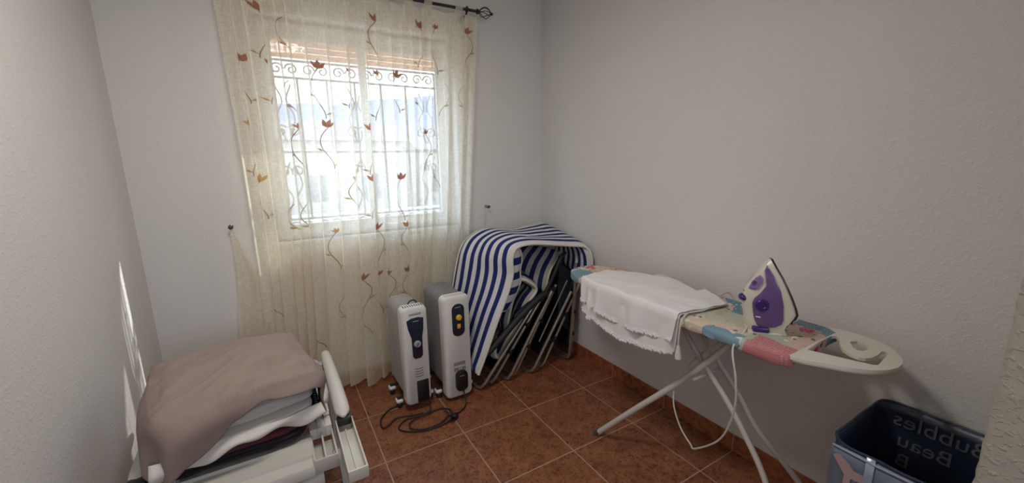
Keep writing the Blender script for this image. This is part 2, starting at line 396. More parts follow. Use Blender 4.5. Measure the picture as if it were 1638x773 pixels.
# ------------------------------------------------------------------ sheer curtain
def curtain_mat():
    m = bpy.data.materials.new('sheer_cream_voile'); m.use_nodes = True
    n = m.node_tree.nodes; l = m.node_tree.links; n.remove(n['Principled BSDF'])
    tc = n.new('ShaderNodeTexCoord')
    mp1 = n.new('ShaderNodeMapping'); mp1.inputs['Scale'].default_value = (30, 30, 420); mp2 = n.new('ShaderNodeMapping'); mp2.inputs['Scale'].default_value = (420, 60, 22)
    a = n.new('ShaderNodeTexNoise'); b = n.new('ShaderNodeTexNoise')
    for q in (a, b): q.inputs['Scale'].default_value = 1; q.inputs['Detail'].default_value = 1
    l.new(tc.outputs['Object'], mp1.inputs[0]); l.new(tc.outputs['Object'], mp2.inputs[0]); l.new(mp1.outputs[0], a.inputs['Vector']); l.new(mp2.outputs[0], b.inputs['Vector'])
    ad = n.new('ShaderNodeMath'); ad.operation = 'MAXIMUM'; l.new(a.outputs['Fac'], ad.inputs[0]); l.new(b.outputs['Fac'], ad.inputs[1])
    mr = n.new('ShaderNodeMapRange'); mr.inputs['From Min'].default_value = .45; mr.inputs['From Max'].default_value = .72; mr.inputs['To Min'].default_value = .42; mr.inputs['To Max'].default_value = .20
    l.new(ad.outputs[0], mr.inputs['Value'])
    d = n.new('ShaderNodeBsdfDiffuse'); d.inputs[0].default_value = (.90, .85, .73, 1)
    t = n.new('ShaderNodeBsdfTranslucent'); t.inputs[0].default_value = (.96, .89, .75, 1)
    tr = n.new('ShaderNodeBsdfTransparent'); tr.inputs[0].default_value = (1, 1, 1, 1)
    m1 = n.new('ShaderNodeMixShader'); m1.inputs[0].default_value = .55; l.new(d.outputs[0], m1.inputs[1]); l.new(t.outputs[0], m1.inputs[2])
    m2 = n.new('ShaderNodeMixShader'); l.new(mr.outputs[0], m2.inputs[0]); l.new(m1.outputs[0], m2.inputs[1]); l.new(tr.outputs[0], m2.inputs[2])
    l.new(m2.outputs[0], n['Material Output'].inputs[0]); return m
M_cur = curtain_mat()
def thread(name, col):
    m = bpy.data.materials.new(name); m.use_nodes = True
    n = m.node_tree.nodes; l = m.node_tree.links; n.remove(n['Principled BSDF'])
    d = n.new('ShaderNodeBsdfDiffuse'); t = n.new('ShaderNodeBsdfTranslucent'); mx = n.new('ShaderNodeMixShader'); mx.inputs[0].default_value = .45
    d.inputs[0].default_value = (*col, 1); t.inputs[0].default_value = (*col, 1)
    l.new(d.outputs[0], mx.inputs[1]); l.new(t.outputs[0], mx.inputs[2]); l.new(mx.outputs[0], n['Material Output'].inputs[0]); return m
M_fl = thread('rust_embroidery', (.47, .23, .15)); M_fl2 = thread('ochre_embroidery', (.60, .40, .20)); M_st = thread('olive_brown_stem_thread', (.36, .27, .18))
FOLDS = []
x = 0.0
while x < 1.02:
    FOLDS.append(x); x += random.uniform(.034, .085)
AMP = [random.uniform(.55, 1.25) for _ in FOLDS]
def fold(s):
    s = min(max(s, 0), FOLDS[-1]-1e-6)
    for i in range(len(FOLDS)-1):
        if FOLDS[i] <= s <= FOLDS[i+1]:
            P = FOLDS[i+1]-FOLDS[i]; return (s-FOLDS[i])/P, P, AMP[i]
def cx_range(z):
    t = max(0, min(1, (2.3-z)/2.3))
    return -1.285-.01*t+.03*math.sin(t*3), .115-.15*min(1, t*1.15)
ZT, ZH = 2.315, .028
def cur(s, z):
    x0, x1 = cx_range(z); t = (ZT-z)/(ZT-ZH)
    ph, P, am = fold(s)
    sn = math.sin(2*PI*ph); a = .017+.013*min(1, t*1.6); edge = min(1, s/.04, (1-s)/.03)
    x = x0+(x1-x0)*(s-.285*P*am**.5*sn*edge)+.010*math.sin(9*s+2.5*t)*t
    y = .757-a*am*sn*edge-.008*math.sin(3.1*t)*math.sin(7*s+1)+.006*math.sin(31*s+4*t)*t+.004*math.sin(2*PI*ph*2+5*t)*edge
    if s < .04: y -= .012*(1-s/.04)*math.exp(-((z-1.35)/.5)**4)
    return Vector((x, y, z))
CX0 = 0
def snap(x, z):
    x0, x1 = cx_range(z); s = (x-x0)/(x1-x0)
    ph, P, am = fold(s); s0 = s-ph*P
    return s0+P*min(.74, max(.30, ph))
def cur_at(x, z):
    x0, x1 = cx_range(z); s = SC0+(x-XC0)/((x1-x0)*1.18)
    return cur(min(.999, max(0.001, s)), z)
ct = thing('sheer_curtain', 'sheer cream embroidered curtain with rust flowers hanging over the window', 'curtain', (-.6, .76, .03))
bm = B(); NS, NZc = 620, 70
V = []
for j in range(NZc+1):
    row = []
    for i in range(NS+1):
        s = i/NS; t = j/NZc; z = ZT-(ZT-ZH)*t
        p = cur(s, z)
        if j == NZc: p.z = ZH + .012*math.sin(23*s)+.010*math.sin(51*s)
        row.append(bm.verts.new(p))
    V.append(row)
for j in range(NZc):
    for i in range(NS): bm.faces.new((V[j][i], V[j][i+1], V[j+1][i+1], V[j+1][i]))
EMB_OFF = .0016
def strip(pts, w, mi):
    """thin embroidered line of width w following curtain points (x, z)"""
    prev = None
    for k in range(len(pts)):
        a = Vector(pts[max(0, k-1)]); b = Vector(pts[min(len(pts)-1, k+1)]); d = (b-a).normalized(); nrm = Vector((-d.y, d.x))
        P = [Vector(pts[k])+nrm*w/2*s for s in (-1, 1)]
        vs = []
        for p in P:
            q = cur_at(p.x, p.y); q.y -= EMB_OFF; vs.append(bm.verts.new(q))
        if prev:
            f = bm.faces.new((prev[0], prev[1], vs[1], vs[0])); f.material_index = mi
        prev = vs
def patch(poly, mi):
    """filled petal; finely strip-sampled so that it follows the folds"""
    c = Vector((sum(p[0] for p in poly)/len(poly), sum(p[1] for p in poly)/len(poly)))
    def P(v):
        q = cur_at(v.x, v.y); q.y -= EMB_OFF; return q
    cv = bm.verts.new(P(c)); n = len(poly)
    inner = [bm.verts.new(P(c.lerp(Vector(p), .55))) for p in poly]; outer = [bm.verts.new(P(Vector(p))) for p in poly]
    for k in range(n):
        f = bm.faces.new((cv, inner[k], inner[(k+1) % n])); f.material_index = mi
        f = bm.faces.new((inner[k], outer[k], outer[(k+1) % n], inner[(k+1) % n])); f.material_index = mi
def flower(x, z, s, ang, mi=1, stem=.20, side=1):
    global SC0, XC0
    XC0 = x; SC0 = snap(x, z)
    ca, sa = math.cos(ang), math.sin(ang)
    def T(p): return (x+s*(p[0]*ca-p[1]*sa), z+s*(p[0]*sa+p[1]*ca))
    petals = [[(0, -.5), (.28, -.38), (.42, -.05), (.5, .42), (.22, .18), (.12, -.1)],
              [(0, -.5), (-.28, -.38), (-.42, -.05), (-.5, .42), (-.22, .18), (-.12, -.1)],
              [(0, -.5), (.17, -.2), (.16, .2), (0, .62), (-.16, .2), (-.17, -.2)]]
    for p in petals: patch([T(q) for q in p], mi)
    if stem:
        P = []
        for k in range(15):
            t = k/14; P.append((x+side*(.022*math.sin(PI*1.5*t)+.012*t), z-s*.45-stem*t))
        strip(P, .0028, 3)
        for k, sd in ((8, 1), (13, -1)):
            px, pz = P[k]; L = .026
            patch([(px, pz), (px+sd*side*L*.5, pz+L*.10), (px+sd*side*L, pz+L*.6), (px+sd*side*L*.4, pz+L*.5)], 2)
FL = [(-1.207, 1.941), (-1.116, 2.197), (-0.849, 1.941), (-0.711, 1.935), (-0.539, 2.227), (-0.549, 1.933), (-0.421, 1.928), (-0.273, 2.226), (-0.153, 2.219), (0.043, 2.222), (-0.839, 1.635), (-0.606, 1.625), (-1.2, 1.348), (-0.62, 1.327), (-0.44, 1.332), (-1.088, 1.939), (-0.851, 1.031), (-0.603, 1.036), (-0.434, 1.028), (-0.713, 0.733), (-0.611, 0.741), (-0.569, 0.734), (-0.442, 0.731), (-1.205, 1.631), (-0.722, 1.331), (-.28, 1.60), (-.99, 1.62)]
for k, (fx, fz) in enumerate(FL):
    big = k not in (3, 5, 8, 15, 16, 20, 21, 23, 24, 25, 26)
    flower(fx, fz, .042 if big else .028, random.uniform(-.35, .35), 2 if k in (12, 16, 23, 24) else 1, .20+.03*(k % 3), 1 if k % 2 else -1)
for (fx, fz) in ((-1.0, 2.16), (-1.0, 1.85), (-.30, 1.9), (-.14, 1.9), (-.02, 1.9), (-.72, .55), (-.85, .62), (-1.2, .75), (-.98, .52), (-1.05, 1.2), (-.2, 1.45), (-.98, 1.2), (-1.24, .55)):
    sd = 1 if (fx*100) % 2 > 1 else -1; P = [(fx+sd*.022*math.sin(PI*1.5*k/13), fz-.2*k/13) for k in range(14)]
    XC0 = fx; SC0 = snap(fx, fz); strip(P, .0022, 3); px, pz = P[9]; patch([(px, pz), (px+sd*.014, pz+.002), (px+sd*.026, pz+.016), (px+sd*.01, pz+.013)], 2)
build('curtain_panel', bm, [M_cur, M_fl, M_fl2, M_st], ct, True, 180)
# rod pocket tabs
for i in range(len(FOLDS)-1):
    if i % 2: continue
    s = (FOLDS[i]+FOLDS[i+1])/2
    if s > .985: continue
    bm = B(); p = cur(s, ZT-.001); w = .024; V = []
    for k in range(15):
        a = -PI*.5+2*PI*k/14-.4
        r = .0125
        V.append([bm.verts.new((p.x+dx, RY-r*math.cos(a), RZ+r*math.sin(a)*1.05)) for dx in (-w, 0, w)])
    for k in range(14):
        for j in range(2): bm.faces.new((V[k][j], V[k][j+1], V[k+1][j+1], V[k+1][j]))
    f0 = [bm.verts.new((p.x+dx, RY-.0128, RZ)) for dx in (-w, w)]; f1 = [bm.verts.new((p.x+dx*1.2, cur(s+dx/1.4, ZT-.01).y, ZT-.012)) for dx in (-w, w)]
    bm.faces.new((f0[0], f0[1], f1[1], f1[0]))
    build('curtain_tab', bm, M_cur, ct, True, 180)
# corner of the curtain pulled back to the peg on the wall
bm = B(); pk = Vector((-1.352, .812, 1.088)); V = []
for j in range(25):
    t = j/24; z = 1.085-.72*t; row = []
    xa = -1.362-.025*t+.01*math.sin(5*t); xb = -1.345+(.12*min(1, t*2.2))
    for i in range(17):
        u = i/16; row.append(bm.verts.new((xa+(xb-xa)*u, .806-.012*math.sin(u*PI*3+t*2)*min(1, t*4)-.012*u, z+.02*u*t)))
    V.append(row)
for j in range(24):
    for i in range(16): bm.faces.new((V[j][i], V[j][i+1], V[j+1][i+1], V[j+1][i]))
build('curtain_corner', bm, M_cur, ct, True, 180)
for (x, z, lab) in ((-1.353, 1.094, 'small metal tieback peg on the wall at the left of the curtain'), (.180, 1.093, 'small metal tieback peg on the wall above the striped cushions')):
    pg = thing('tieback_peg', lab, 'peg', (x, YB, z), None)
    bm = B(); lathe(bm, [(.011, 0), (.011, .003), (.0045, .006), (.0045, .040)], frame_m((x, YB, z), (1, 0, 0), (0, 0, 1)), 12); build('shank', bm, mat('brushed_peg', (.30, .27, .23), .35, .7), pg)
    bm = B(); lathe(bm, [(.003, .038), (.010, .040), (.012, .046), (.009, .053), (.002, .056)], frame_m((x, YB, z), (1, 0, 0), (0, 0, 1)), 14); build('knob', bm, mat('dark_peg_knob', (.10, .08, .07), .3, .6), pg)
    if x > 0:
        bm = B(); tube(bm, catmull([(x-.012, YB-.03, z), (x-.020, YB-.02, z-.07), (x-.018, YB-.012, z-.16), (x-.02, YB-.012, z-.20)], 6), .0016, 5); build('tieback_cord', bm, mat('cream_cord', (.6, .56, .48), .8), pg)

# ------------------------------------------------------------------ oil radiators
def text_mesh(txt, size, M, m, name, parent, ext=.0004):
    c = bpy.data.curves.new('t', 'FONT'); c.body = txt; c.size = size; c.extrude = ext; c.align_x = 'CENTER'; c.align_y = 'CENTER'; c.resolution_u = 3
    t = bpy.data.objects.new('t', c); COL.objects.link(t)
    dg = bpy.context.evaluated_depsgraph_get(); me = bpy.data.meshes.new_from_object(t.evaluated_get(dg))
    bpy.data.objects.remove(t); bm = B(); bm.from_mesh(me); bmesh.ops.transform(bm, matrix=M, verts=bm.verts)
    if M.determinant() < 0: bmesh.ops.reverse_faces(bm, faces=bm.faces)
    return build(name, bm, m, parent, False)
M_fin = mat('grey_cream_enamel', (.37, .36, .335), .38)
M_fin2 = mat('grey_enamel', (.21, .21, .21), .40)
M_case = mat('off_white_plastic', (.66, .64, .60), .34)
M_navy = mat('dark_navy_plastic', (.012, .018, .035), .25)
M_blackp = mat('black_plastic', (.010, .010, .011), .35)
M_silver = mat('silver_dial', (.55, .55, .55), .3, .5)
M_yellow = mat('yellow_lamp', (.80, .50, .03), .3)
M_orange = mat('amber_switch', (.75, .36, .05), .3)
M_print = mat('dark_print', (.06, .06, .07), .6)
M_white_p = mat('white_wheel_cover', (.75, .74, .72), .35)
M_slot = mat('vent_slot', (.03, .03, .03), .7)

def fin(bm, cx, y, w, z0, z1, t=.0105):
    poly = rrect(cx-w/2, z0, cx+w/2, z1, .045, 6)
    rings = []
    for yy, sc_ in ((y-t, .86), (y-t*.8, .95), (y-t*.35, 1.0), (y+t*.35, 1.0), (y+t*.8, .95), (y+t, .86)):
        rings.append([(cx+(px-cx)*sc_, yy, (z0+z1)/2+(pz-(z0+z1)/2)*(1-(1-sc_)*.35)) for px, pz in poly])
    loft(bm, rings)
def caster(parent, x, y):
    bm = B(); Mx = frame_m((x-.014, y, .022), (0, 1, 0), (0, 0, 1))
    lathe(bm, [(.006, 0), (.020, .002), (.022, .006), (.022, .020), (.020, .025), (.006, .028)], Mx, 18)
    w = build('caster_wheel', bm, M_blackp, parent)
    bm = B(); box(bm, (x-.020, y-.022, .034), (x+.020, y+.022, .056), .008, 3); build('wheel_cover', bm, M_white_p, w)
def radiator(x, y0, w, h, nf, pitch, finm, label, kind):
    t = thing('oil_radiator', label, 'heater', (x, y0+.15, 0))
    d = .062; zb = .045 if kind == 'a' else .03
    prof = rrect(x-w/2, zb if kind == 'a' else .022, x+w/2, h, .030, 5)
    bm = B(); rings = []
    zc = h/2
    for yy, ins in ((y0, .012), (y0+.006, .004), (y0+.016, 0), (y0+d, 0)):
        rings.append([(x+(px-x)*(1-2*ins/w), yy, zc+(pz-zc)*(1-2*ins/h)) for px, pz in prof])
    loft(bm, rings); body = build('control_housing', bm, M_case, t)
    for k in range(nf):
        bm = B(); fin(bm, x, y0+d+.016+k*pitch, w*1.0, .075, h-.012 if kind == 'a' else h-.006); build('fin', bm, finm, t)
    yend = y0+d+.016+(nf-1)*pitch
    for zz in (.12, h-.09):
        bm = B(); tube(bm, [(x, y0+d-.01, zz), (x, yend, zz)], .017, 12); build('oil_header', bm, finm, t)
    # top vent grating of the housing
    bm = B()
    for k in range(9):
        xx = x-w*.34+w*.68*k/8; box(bm, (xx-.0024, y0+.014, h-.0006), (xx+.0024, y0+.046, h+.0010))
    build('top_vent', bm, M_slot if kind == 'a' else M_gasket, body)
    for yy in (y0+.10, yend-.03):
        bm = B(); box(bm, (x-w/2-.03, yy-.012, .052), (x+w/2+.03, yy+.012, .066), .004)
        br = build('wheel_bracket', bm, M_blackp, t)
        for s in (-1, 1): caster(t, x+s*(w/2+.018), yy)
    Fm = frame_m((x, y0-.0005, 0), (1, 0, 0), (0, 0, 1))   # local x right, y up, z toward camera (-Y)
    if kind == 'a':
        bm = B(); prism(bm, [(-.046, .560), (-.02, .572), (.02, .574), (.050, .566), (.046, .50), (.036, .455), (.036, .345), (.024, .330), (-.010, .330), (-.022, .345), (-.022, .455), (-.040, .515)], Fm, .004, 0, .0012); pn = build('control_panel', bm, M_navy, body)
        bm = B(); lathe(bm, [(.020, .003), (.020, .010), (.017, .014), (.002, .014)], frame_m((x+.007, y0, .418), (1, 0, 0), (0, 0, 1)), 28); dl = build('thermostat_dial', bm, M_silver, pn)
        bm = B(); box(bm, (x+.003, y0-.0165, .405), (x+.007, y0-.0135, .425), .0005, rot=Matrix.Rotation(.6, 4, 'Y')); build('dial_pointer', bm, M_blackp, dl)
        bm = B(); box(bm, (x-.010, y0-.006, .551), (x+.022, y0-.0042, .555)); build('panel_mark', bm, M_silver, pn)
        bm = B()
        for j, zz in enumerate((.594, .587)):
            for k in range(9):
                box(bm, (x-.030+k*.0078, y0-.0012, zz), (x-.0245+k*.0078, y0+.001, zz+.0035))
        build('printed_caption', bm, M_print, body)
        bm = B()
        for k in range(4): tube(bm, [(x-.016+j*.012, y0-.0003, .268-k*.016-.004*math.sin(PI*j/4)) for j in range(5)], .0016, 6)
        build('front_louvre', bm, M_slot, body)
        bm = B(); box(bm, (x-.010, y0-.007, .055), (x+.060, y0+.03, .190), .006); build('cable_store', bm, M_blackp, body)
        bm = B(); tube(bm, catmull([(x-.012, y0+.078, h-.012), (x, y0+.078, h+.010), (x+.03, y0+.085, h+.010), (x+.044, y0+.085, h-.012)], 5), .004, 8); build('top_handle', bm, M_blackp, body)
    else:
        bm = B(); prism(bm, rrect(-.030, .415, .046, .612, .034, 8), Fm, .004, 0, .0012); pn = build('control_panel', bm, M_navy, body)
        bm = B(); lathe(bm, [(.017, .003), (.017, .012), (.014, .015), (.002, .015)], frame_m((x+.010, y0, .530), (1, 0, 0), (0, 0, 1)), 26); kb = build('yellow_thermostat_knob', bm, M_yellow, pn)
        bm = B(); box(bm, (x-.004, y0-.0175, .5285), (x+.024, y0-.0145, .5315), .0005, rot=Matrix.Rotation(-.7, 4, 'Y')); build('knob_ridge', bm, M_orange, kb)
        bm = B(); box(bm, (x-.001, y0-.008, .462), (x+.020, y0-.0035, .490), .002); sw = build('rocker_switch', bm, M_orange, pn)
        bm = B(); box(bm, (x+.005, y0-.0092, .466), (x+.014, y0-.0078, .480), .001); build('switch_mark', bm, M_yellow, sw)
        bm = B(); box(bm, (x-.012, y0-.0055, .590), (x+.024, y0-.0043, .593)); build('panel_mark', bm, M_silver, pn)
        bm = B()
        for j in range(2):
            for k in range(12):
                if j and 3 < k < 9 and k % 2: continue
                xx = x-.030+k*.0062; box(bm, (xx, y0-.0012, .228-j*.034), (xx+.0028, y0+.001, .250-j*.034))
        build('front_vent', bm, M_slot, body)
        bm = B(); prism(bm, rrect(-.026, .068, .046, .196, .026, 8), Fm, .020, 0, .004); cs = build('cable_winder', bm, M_blackp, body)
        bm = B(); box(bm, (x-.004, y0-.0215, .165), (x+.024, y0-.020, .169)); build('winder_mark', bm, M_gasket, cs)
    return t
radiator(-.546, .314, .150, .634, 7, .036, M_fin, 'cream oil-filled radiator with round silver dial and black cable store', 'a')
radiator(-.305, .290, .168, .660, 9, .031, M_fin2, 'grey-finned oil radiator with yellow knob beside the striped cushions', 'b')
M_cable = mat('black_rubber_cable', (.012, .012, .012), .5)
def setcable(name, pts, r, m, label, cat='cable', parent=None, n=8):
    bm = B(); tube(bm, catmull(pts, n), r, 8); o = build(name, bm, m, parent)
    if label: setp(o, label, cat)
    return o
cb = thing('power_cable', 'black cable of the cream radiator coiled on the tiles in front of it', 'cable', (-.55, .2, 0))
setcable('cable_run', [(-.500, .30, .07), (-.50, .272, .012), (-.555, .262, .006), (-.645, .268, .006), (-.700, .21, .006), (-.650, .150, .006), (-.55, .115, .006), (-.44, .13, .007), (-.40, .20, .012), (-.44, .255, .010), (-.53, .245, .014), (-.62, .225, .014), (-.648, .175, .014), (-.60, .130, .013), (-.50, .122, .014), (-.43, .165, .014), (-.40, .150, .014)], .0042, M_cable, None, parent=cb)
setcable('cable_loop', [(-.62, .42, .008), (-.70, .41, .006), (-.765, .34, .006), (-.772, .262, .006), (-.74, .268, .006), (-.70, .30, .007), (-.66, .305, .006), (-.60, .285, .006), (-.54, .275, .006)], .0042, M_cable, None, parent=cb)
bm = B(); box(bm, (-.425, .120, .002), (-.385, .150, .030), .006, rot=Matrix.Rotation(.6, 4, 'Z')); tube(bm, [(-.425, .127, .015), (-.450, .112, .015)], .003, 8); tube(bm, [(-.417, .115, .015), (-.442, .100, .015)], .003, 8)
build('plug', bm, M_blackp, cb)
cb2 = setcable('power_cable', [(-.290, .268, .085), (-.288, .262, .04), (-.292, .235, .006), (-.33, .19, .006), (-.38, .165, .010), (-.42, .185, .018), (-.44, .21, .018)], .004, M_cable, 'black cable dropping from the winder of the yellow-knobbed radiator to the floor')

# ------------------------------------------------------------------ sun loungers and cushions in the corner
M_tubeg = mat('brushed_lounger_tube', (.42, .38, .33), .32, .75)
M_sling = mat('navy_black_sling_fabric', (.004, .005, .010), .8)
M_pad = mat('black_foam_armrest', (.010, .010, .012), .6)
def stripe_mat(name, nst, blue=(.016, .028, .135), white=(.64, .63, .61)):
    m = bpy.data.materials.new(name); m.use_nodes = True
    n = m.node_tree.nodes; l = m.node_tree.links; p = n['Principled BSDF']; p.inputs['Roughness'].default_value = .8
    p.inputs['Specular IOR Level'].default_value = .2
    uv = n.new('ShaderNodeUVMap'); s = n.new('ShaderNodeSeparateXYZ'); l.new(uv.outputs[0], s.inputs[0])
    a = n.new('ShaderNodeMath'); a.operation = 'MULTIPLY'; a.inputs[1].default_value = nst; l.new(s.outputs[0], a.inputs[0])
    f = n.new('ShaderNodeMath'); f.operation = 'FRACT'; l.new(a.outputs[0], f.inputs[0])
    g = n.new('ShaderNodeMath'); g.operation = 'GREATER_THAN'; g.inputs[1].default_value = .5; l.new(f.outputs[0], g.inputs[0])
    tc = n.new('ShaderNodeTexCoord'); nz = n.new('ShaderNodeTexNoise'); nz.inputs['Scale'].default_value = 300; l.new(tc.outputs['Object'], nz.inputs['Vector'])
    mx = n.new('ShaderNodeMix'); mx.data_type = 'RGBA'; l.new(g.outputs[0], mx.inputs['Factor']); mx.inputs['A'].default_value = (*white, 1); mx.inputs['B'].default_value = (*blue, 1)
    l.new(mx.outputs['Result'], p.inputs['Base Color'])
    b = n.new('ShaderNodeBump'); b.inputs['Strength'].default_value = .2; b.inputs['Distance'].default_value = .001; l.new(nz.outputs['Fac'], b.inputs['Height']); l.new(b.outputs[0], p.inputs['Normal'])
    return m
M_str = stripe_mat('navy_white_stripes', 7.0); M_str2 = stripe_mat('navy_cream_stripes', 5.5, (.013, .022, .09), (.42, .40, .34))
M_pipe = mat('cream_piping', (.66, .63, .57), .8, bump=.3, bs=160, bd=.002)
def cushion(label, F, Bk, th, m, nsub=7, tuft=.0, inward=None):
    t = thing('lounger_cushion', label, 'cushion', ((F[0][0]+Bk[0][0])/2, .5, min(min(p[2] for p in F), min(p[2] for p in Bk))))
    F = catmull(F, nsub); Bk = catmull(Bk, nsub); N = len(F); NW = 22
    bm = B(); uvl = bm.loops.layers.uv.new('UVMap')
    rings = []; uvs = []; edge = []
    L = 0
    for i in range(N):
        a = F[max(0, i-1)]+Bk[max(0, i-1)]; b = F[min(N-1, i+1)]+Bk[min(N-1, i+1)]
        tang = (b-a).normalized(); wd = (Bk[i]-F[i]).normalized(); nr = tang.cross(wd).normalized()
        if i: L += ((F[i]+Bk[i])/2-(F[i-1]+Bk[i-1])/2).length
        ends = min(1, min(i, N-1-i)/2.5+.25)
        r = []; u = []
        for side in (1, -1):
            for k in range(NW+1):
                w = k/NW if side == 1 else 1-k/NW
                if (side == -1 and k in (0, NW)): continue
                prof = (1-abs(2*w-1)**5)**.5
                q = 1-tuft*max(0, math.cos(2*PI*L/.22))**6
                tt = th*.5*prof*ends*q*(1+.12*math.sin(w*44))
                p = F[i].lerp(Bk[i], w)+nr*side*tt
                p += nr*.008*fbm((w*4, L*5, 0), 1, 3)
                r.append(p); u.append(w)
        rings.append(r); uvs.append((u, L)); edge.append((F[i], Bk[i]))
    R = [[bm.verts.new(p) for p in r] for r in rings]; n = len(R[0])
    for i in range(N-1):
        for k in range(n):
            k2 = (k+1) % n
            f = bm.faces.new((R[i][k], R[i][k2], R[i+1][k2], R[i+1][k]))
            for lp, (uu, vv) in zip(f.loops, ((uvs[i][0][k], uvs[i][1]), (uvs[i][0][k2], uvs[i][1]), (uvs[i+1][0][k2], uvs[i+1][1]), (uvs[i+1][0][k], uvs[i+1][1]))): lp[uvl].uv = (uu, vv)
    bm.faces.new(R[0][::-1]); bm.faces.new(R[-1])
    build('striped_pad', bm, m, t, True, 60)
    for j in (0, 1):
        bm = B(); P = [e[j] for e in edge]; tube(bm, P, th*.19, 10); build('piped_edge', bm, M_pipe, t)
    return t
big = cushion('large blue and white striped lounger cushion draped over the folded loungers',
    [(-.19, .27, .14), (-.122, .27, .286), (-.043, .27, .47), (.026, .27, .618), (.063, .27, .731), (.062, .27, .83), (.095, .27, .895), (.202, .27, .908), (.344, .27, .888), (.50, .265, .862), (.605, .235, .845), (.628, .20, .79), (.630, .195, .70), (.624, .21, .60)],
    [(-.215, .72, .14), (-.20, .72, .29), (-.175, .71, .46), (-.15, .70, .6), (-.125, .70, .72), (-.09, .70, .83), (-.02, .71, .905), (.10, .72, .945), (.28, .72, .915), (.46, .73, .93), (.58, .74, .94), (.622, .68, .91), (.630, .6, .83), (.624, .6, .7)],
    .046, M_str, 8)
# folded inner lip of the large cushion, stripes crossing it
bm = B(); uvl = bm.loops.layers.uv.new('UVMap')
Gp = catmull([(.112, 0, .880), (.150, 0, .862), (.160, 0, .80), (.146, 0, .735), (.148, 0, .66), (.122, 0, .60), (.085, 0, .54), (.05, 0, .50)], 6)
Ga = catmull([(.090, 0, .885), (.082, 0, .86), (.070, 0, .80), (.068, 0, .735), (.052, 0, .66), (.030, 0, .60), (.010, 0, .54), (-.01, 0, .50)], 6)
rows = []
for a, b in zip(Ga, Gp): rows.append([bm.verts.new((a.x+(b.x-a.x)*k/6, .288+.035*k/6-.012*math.sin(PI*k/6), a.z+(b.z-a.z)*k/6)) for k in range(7)])
for i in range(len(rows)-1):
    for k in range(6):
        f = bm.faces.new((rows[i][k], rows[i][k+1], rows[i+1][k+1], rows[i+1][k]))
        for lp in f.loops: lp[uvl].uv = (lp.vert.co.z*1.55, 0)
o = build('folded_lip', bm, M_str, big, True, 180); solid(o, .006)
bm = B(); tube(bm, [(p.x, .325, p.z) for p in Gp], .010, 10); build('lip_piping', bm, M_pipe, big)
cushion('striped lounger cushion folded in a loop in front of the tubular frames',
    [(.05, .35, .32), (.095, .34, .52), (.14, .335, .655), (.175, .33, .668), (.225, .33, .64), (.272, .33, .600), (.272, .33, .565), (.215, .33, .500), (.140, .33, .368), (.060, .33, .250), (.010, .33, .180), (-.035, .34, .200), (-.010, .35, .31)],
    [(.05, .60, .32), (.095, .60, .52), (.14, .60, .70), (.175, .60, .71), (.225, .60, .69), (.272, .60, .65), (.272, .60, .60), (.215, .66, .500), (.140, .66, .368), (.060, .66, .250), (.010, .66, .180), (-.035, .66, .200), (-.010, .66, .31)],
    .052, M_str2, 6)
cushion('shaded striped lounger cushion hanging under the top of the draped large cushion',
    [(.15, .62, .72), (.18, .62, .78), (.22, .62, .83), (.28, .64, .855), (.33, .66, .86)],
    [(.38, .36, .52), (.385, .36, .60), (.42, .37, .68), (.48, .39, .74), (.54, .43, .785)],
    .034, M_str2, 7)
def lounger(label, b, tp, off, sling_top, arm=True, y0=.30, y1=.74, y0b=None):
    """folded tubular lounger leaning to the right; b, tp: (x, z) of floor end and top end"""
    t = thing('folded_sun_lounger', label, 'sun lounger', (b[0], (y0+y1)/2, 0))
    r = .0105
    def U(x0, z0, x1, z1, ya, yb, name):
        d = Vector((x1-x0, 0, z1-z0)); L = d.length; d.normalize(); c = .05
        P = [(x1, ya, z1), (x0+d.x*c, ya, z0+d.z*c), (x0+d.x*.015, ya+.015, z0+d.z*.015), (x0, ya+c, z0), (x0, yb-c, z0), (x0+d.x*.015, yb-.015, z0+d.z*.015), (x0+d.x*c, yb, z0+d.z*c), (x1, yb, z1)]
        bm = B(); tube(bm, P, r, 10); return build(name, bm, M_tubeg, t)
    U(b[0], r, tp[0], tp[1], y0, y1, 'leg_tube')
    U(b[0]+off, r, tp[0]+off*.9, tp[1]+.03, y0+.022, y1-.022, 'frame_tube')
    k = (tp[0]-b[0])/(tp[1])
    # sling fabric panel stretched on the frame
    bm = B(); V = []
    for j in range(13):
        u = j/12; z = .09+(sling_top-.09)*u; x = b[0]+off*.45+k*z*(1-.12*u)+.012*math.sin(PI*u)
        V.append([bm.verts.new((min(x, .635)+.014*math.sin(PI*i/8), y0+.035+(y1-y0-.07)*i/8, z)) for i in range(9)])
    for j in range(12):
        for i in range(8): bm.faces.new((V[j][i], V[j][i+1], V[j+1][i+1], V[j+1][i]))
    s = build('sling_fabric', bm, M_sling, t); solid(s, .004)
    bm = B()
    for zz in (.22, .38):
        x = b[0]+k*zz; tube(bm, [(x, y0, zz), (x+off*.45, y0+.002, zz-.012), (x+off*.95, y0+.022, zz)], .0065, 8)
        lathe(bm, [(.012, -.002), (.012, .010), (.004, .012)], frame_m((x+off*.45, y0-.001, zz-.012), (1, 0, 0), (0, 0, 1)), 12)
    build('folding_joint', bm, M_blackp, t)
    return t
l1 = lounger('folded tubular sun lounger at the left of the stack, beside the radiators', (-.165, .01), (.245, .50), .085, .44)
bm = B(); P = catmull([(-.135, .285, .245), (-.02, .283, .33), (.12, .283, .445), (.27, .285, .54), (.33, .287, .56)], 6)
tube(bm, P, [.012]+[.0215]*(len(P)-2)+[.012], 12); build('armrest', bm, M_pad, l1)
l2 = lounger('folded tubular sun lounger in the middle of the stack, under the looped cushion', (.036, .01), (.385, .56), .055, .60, y0=.305)
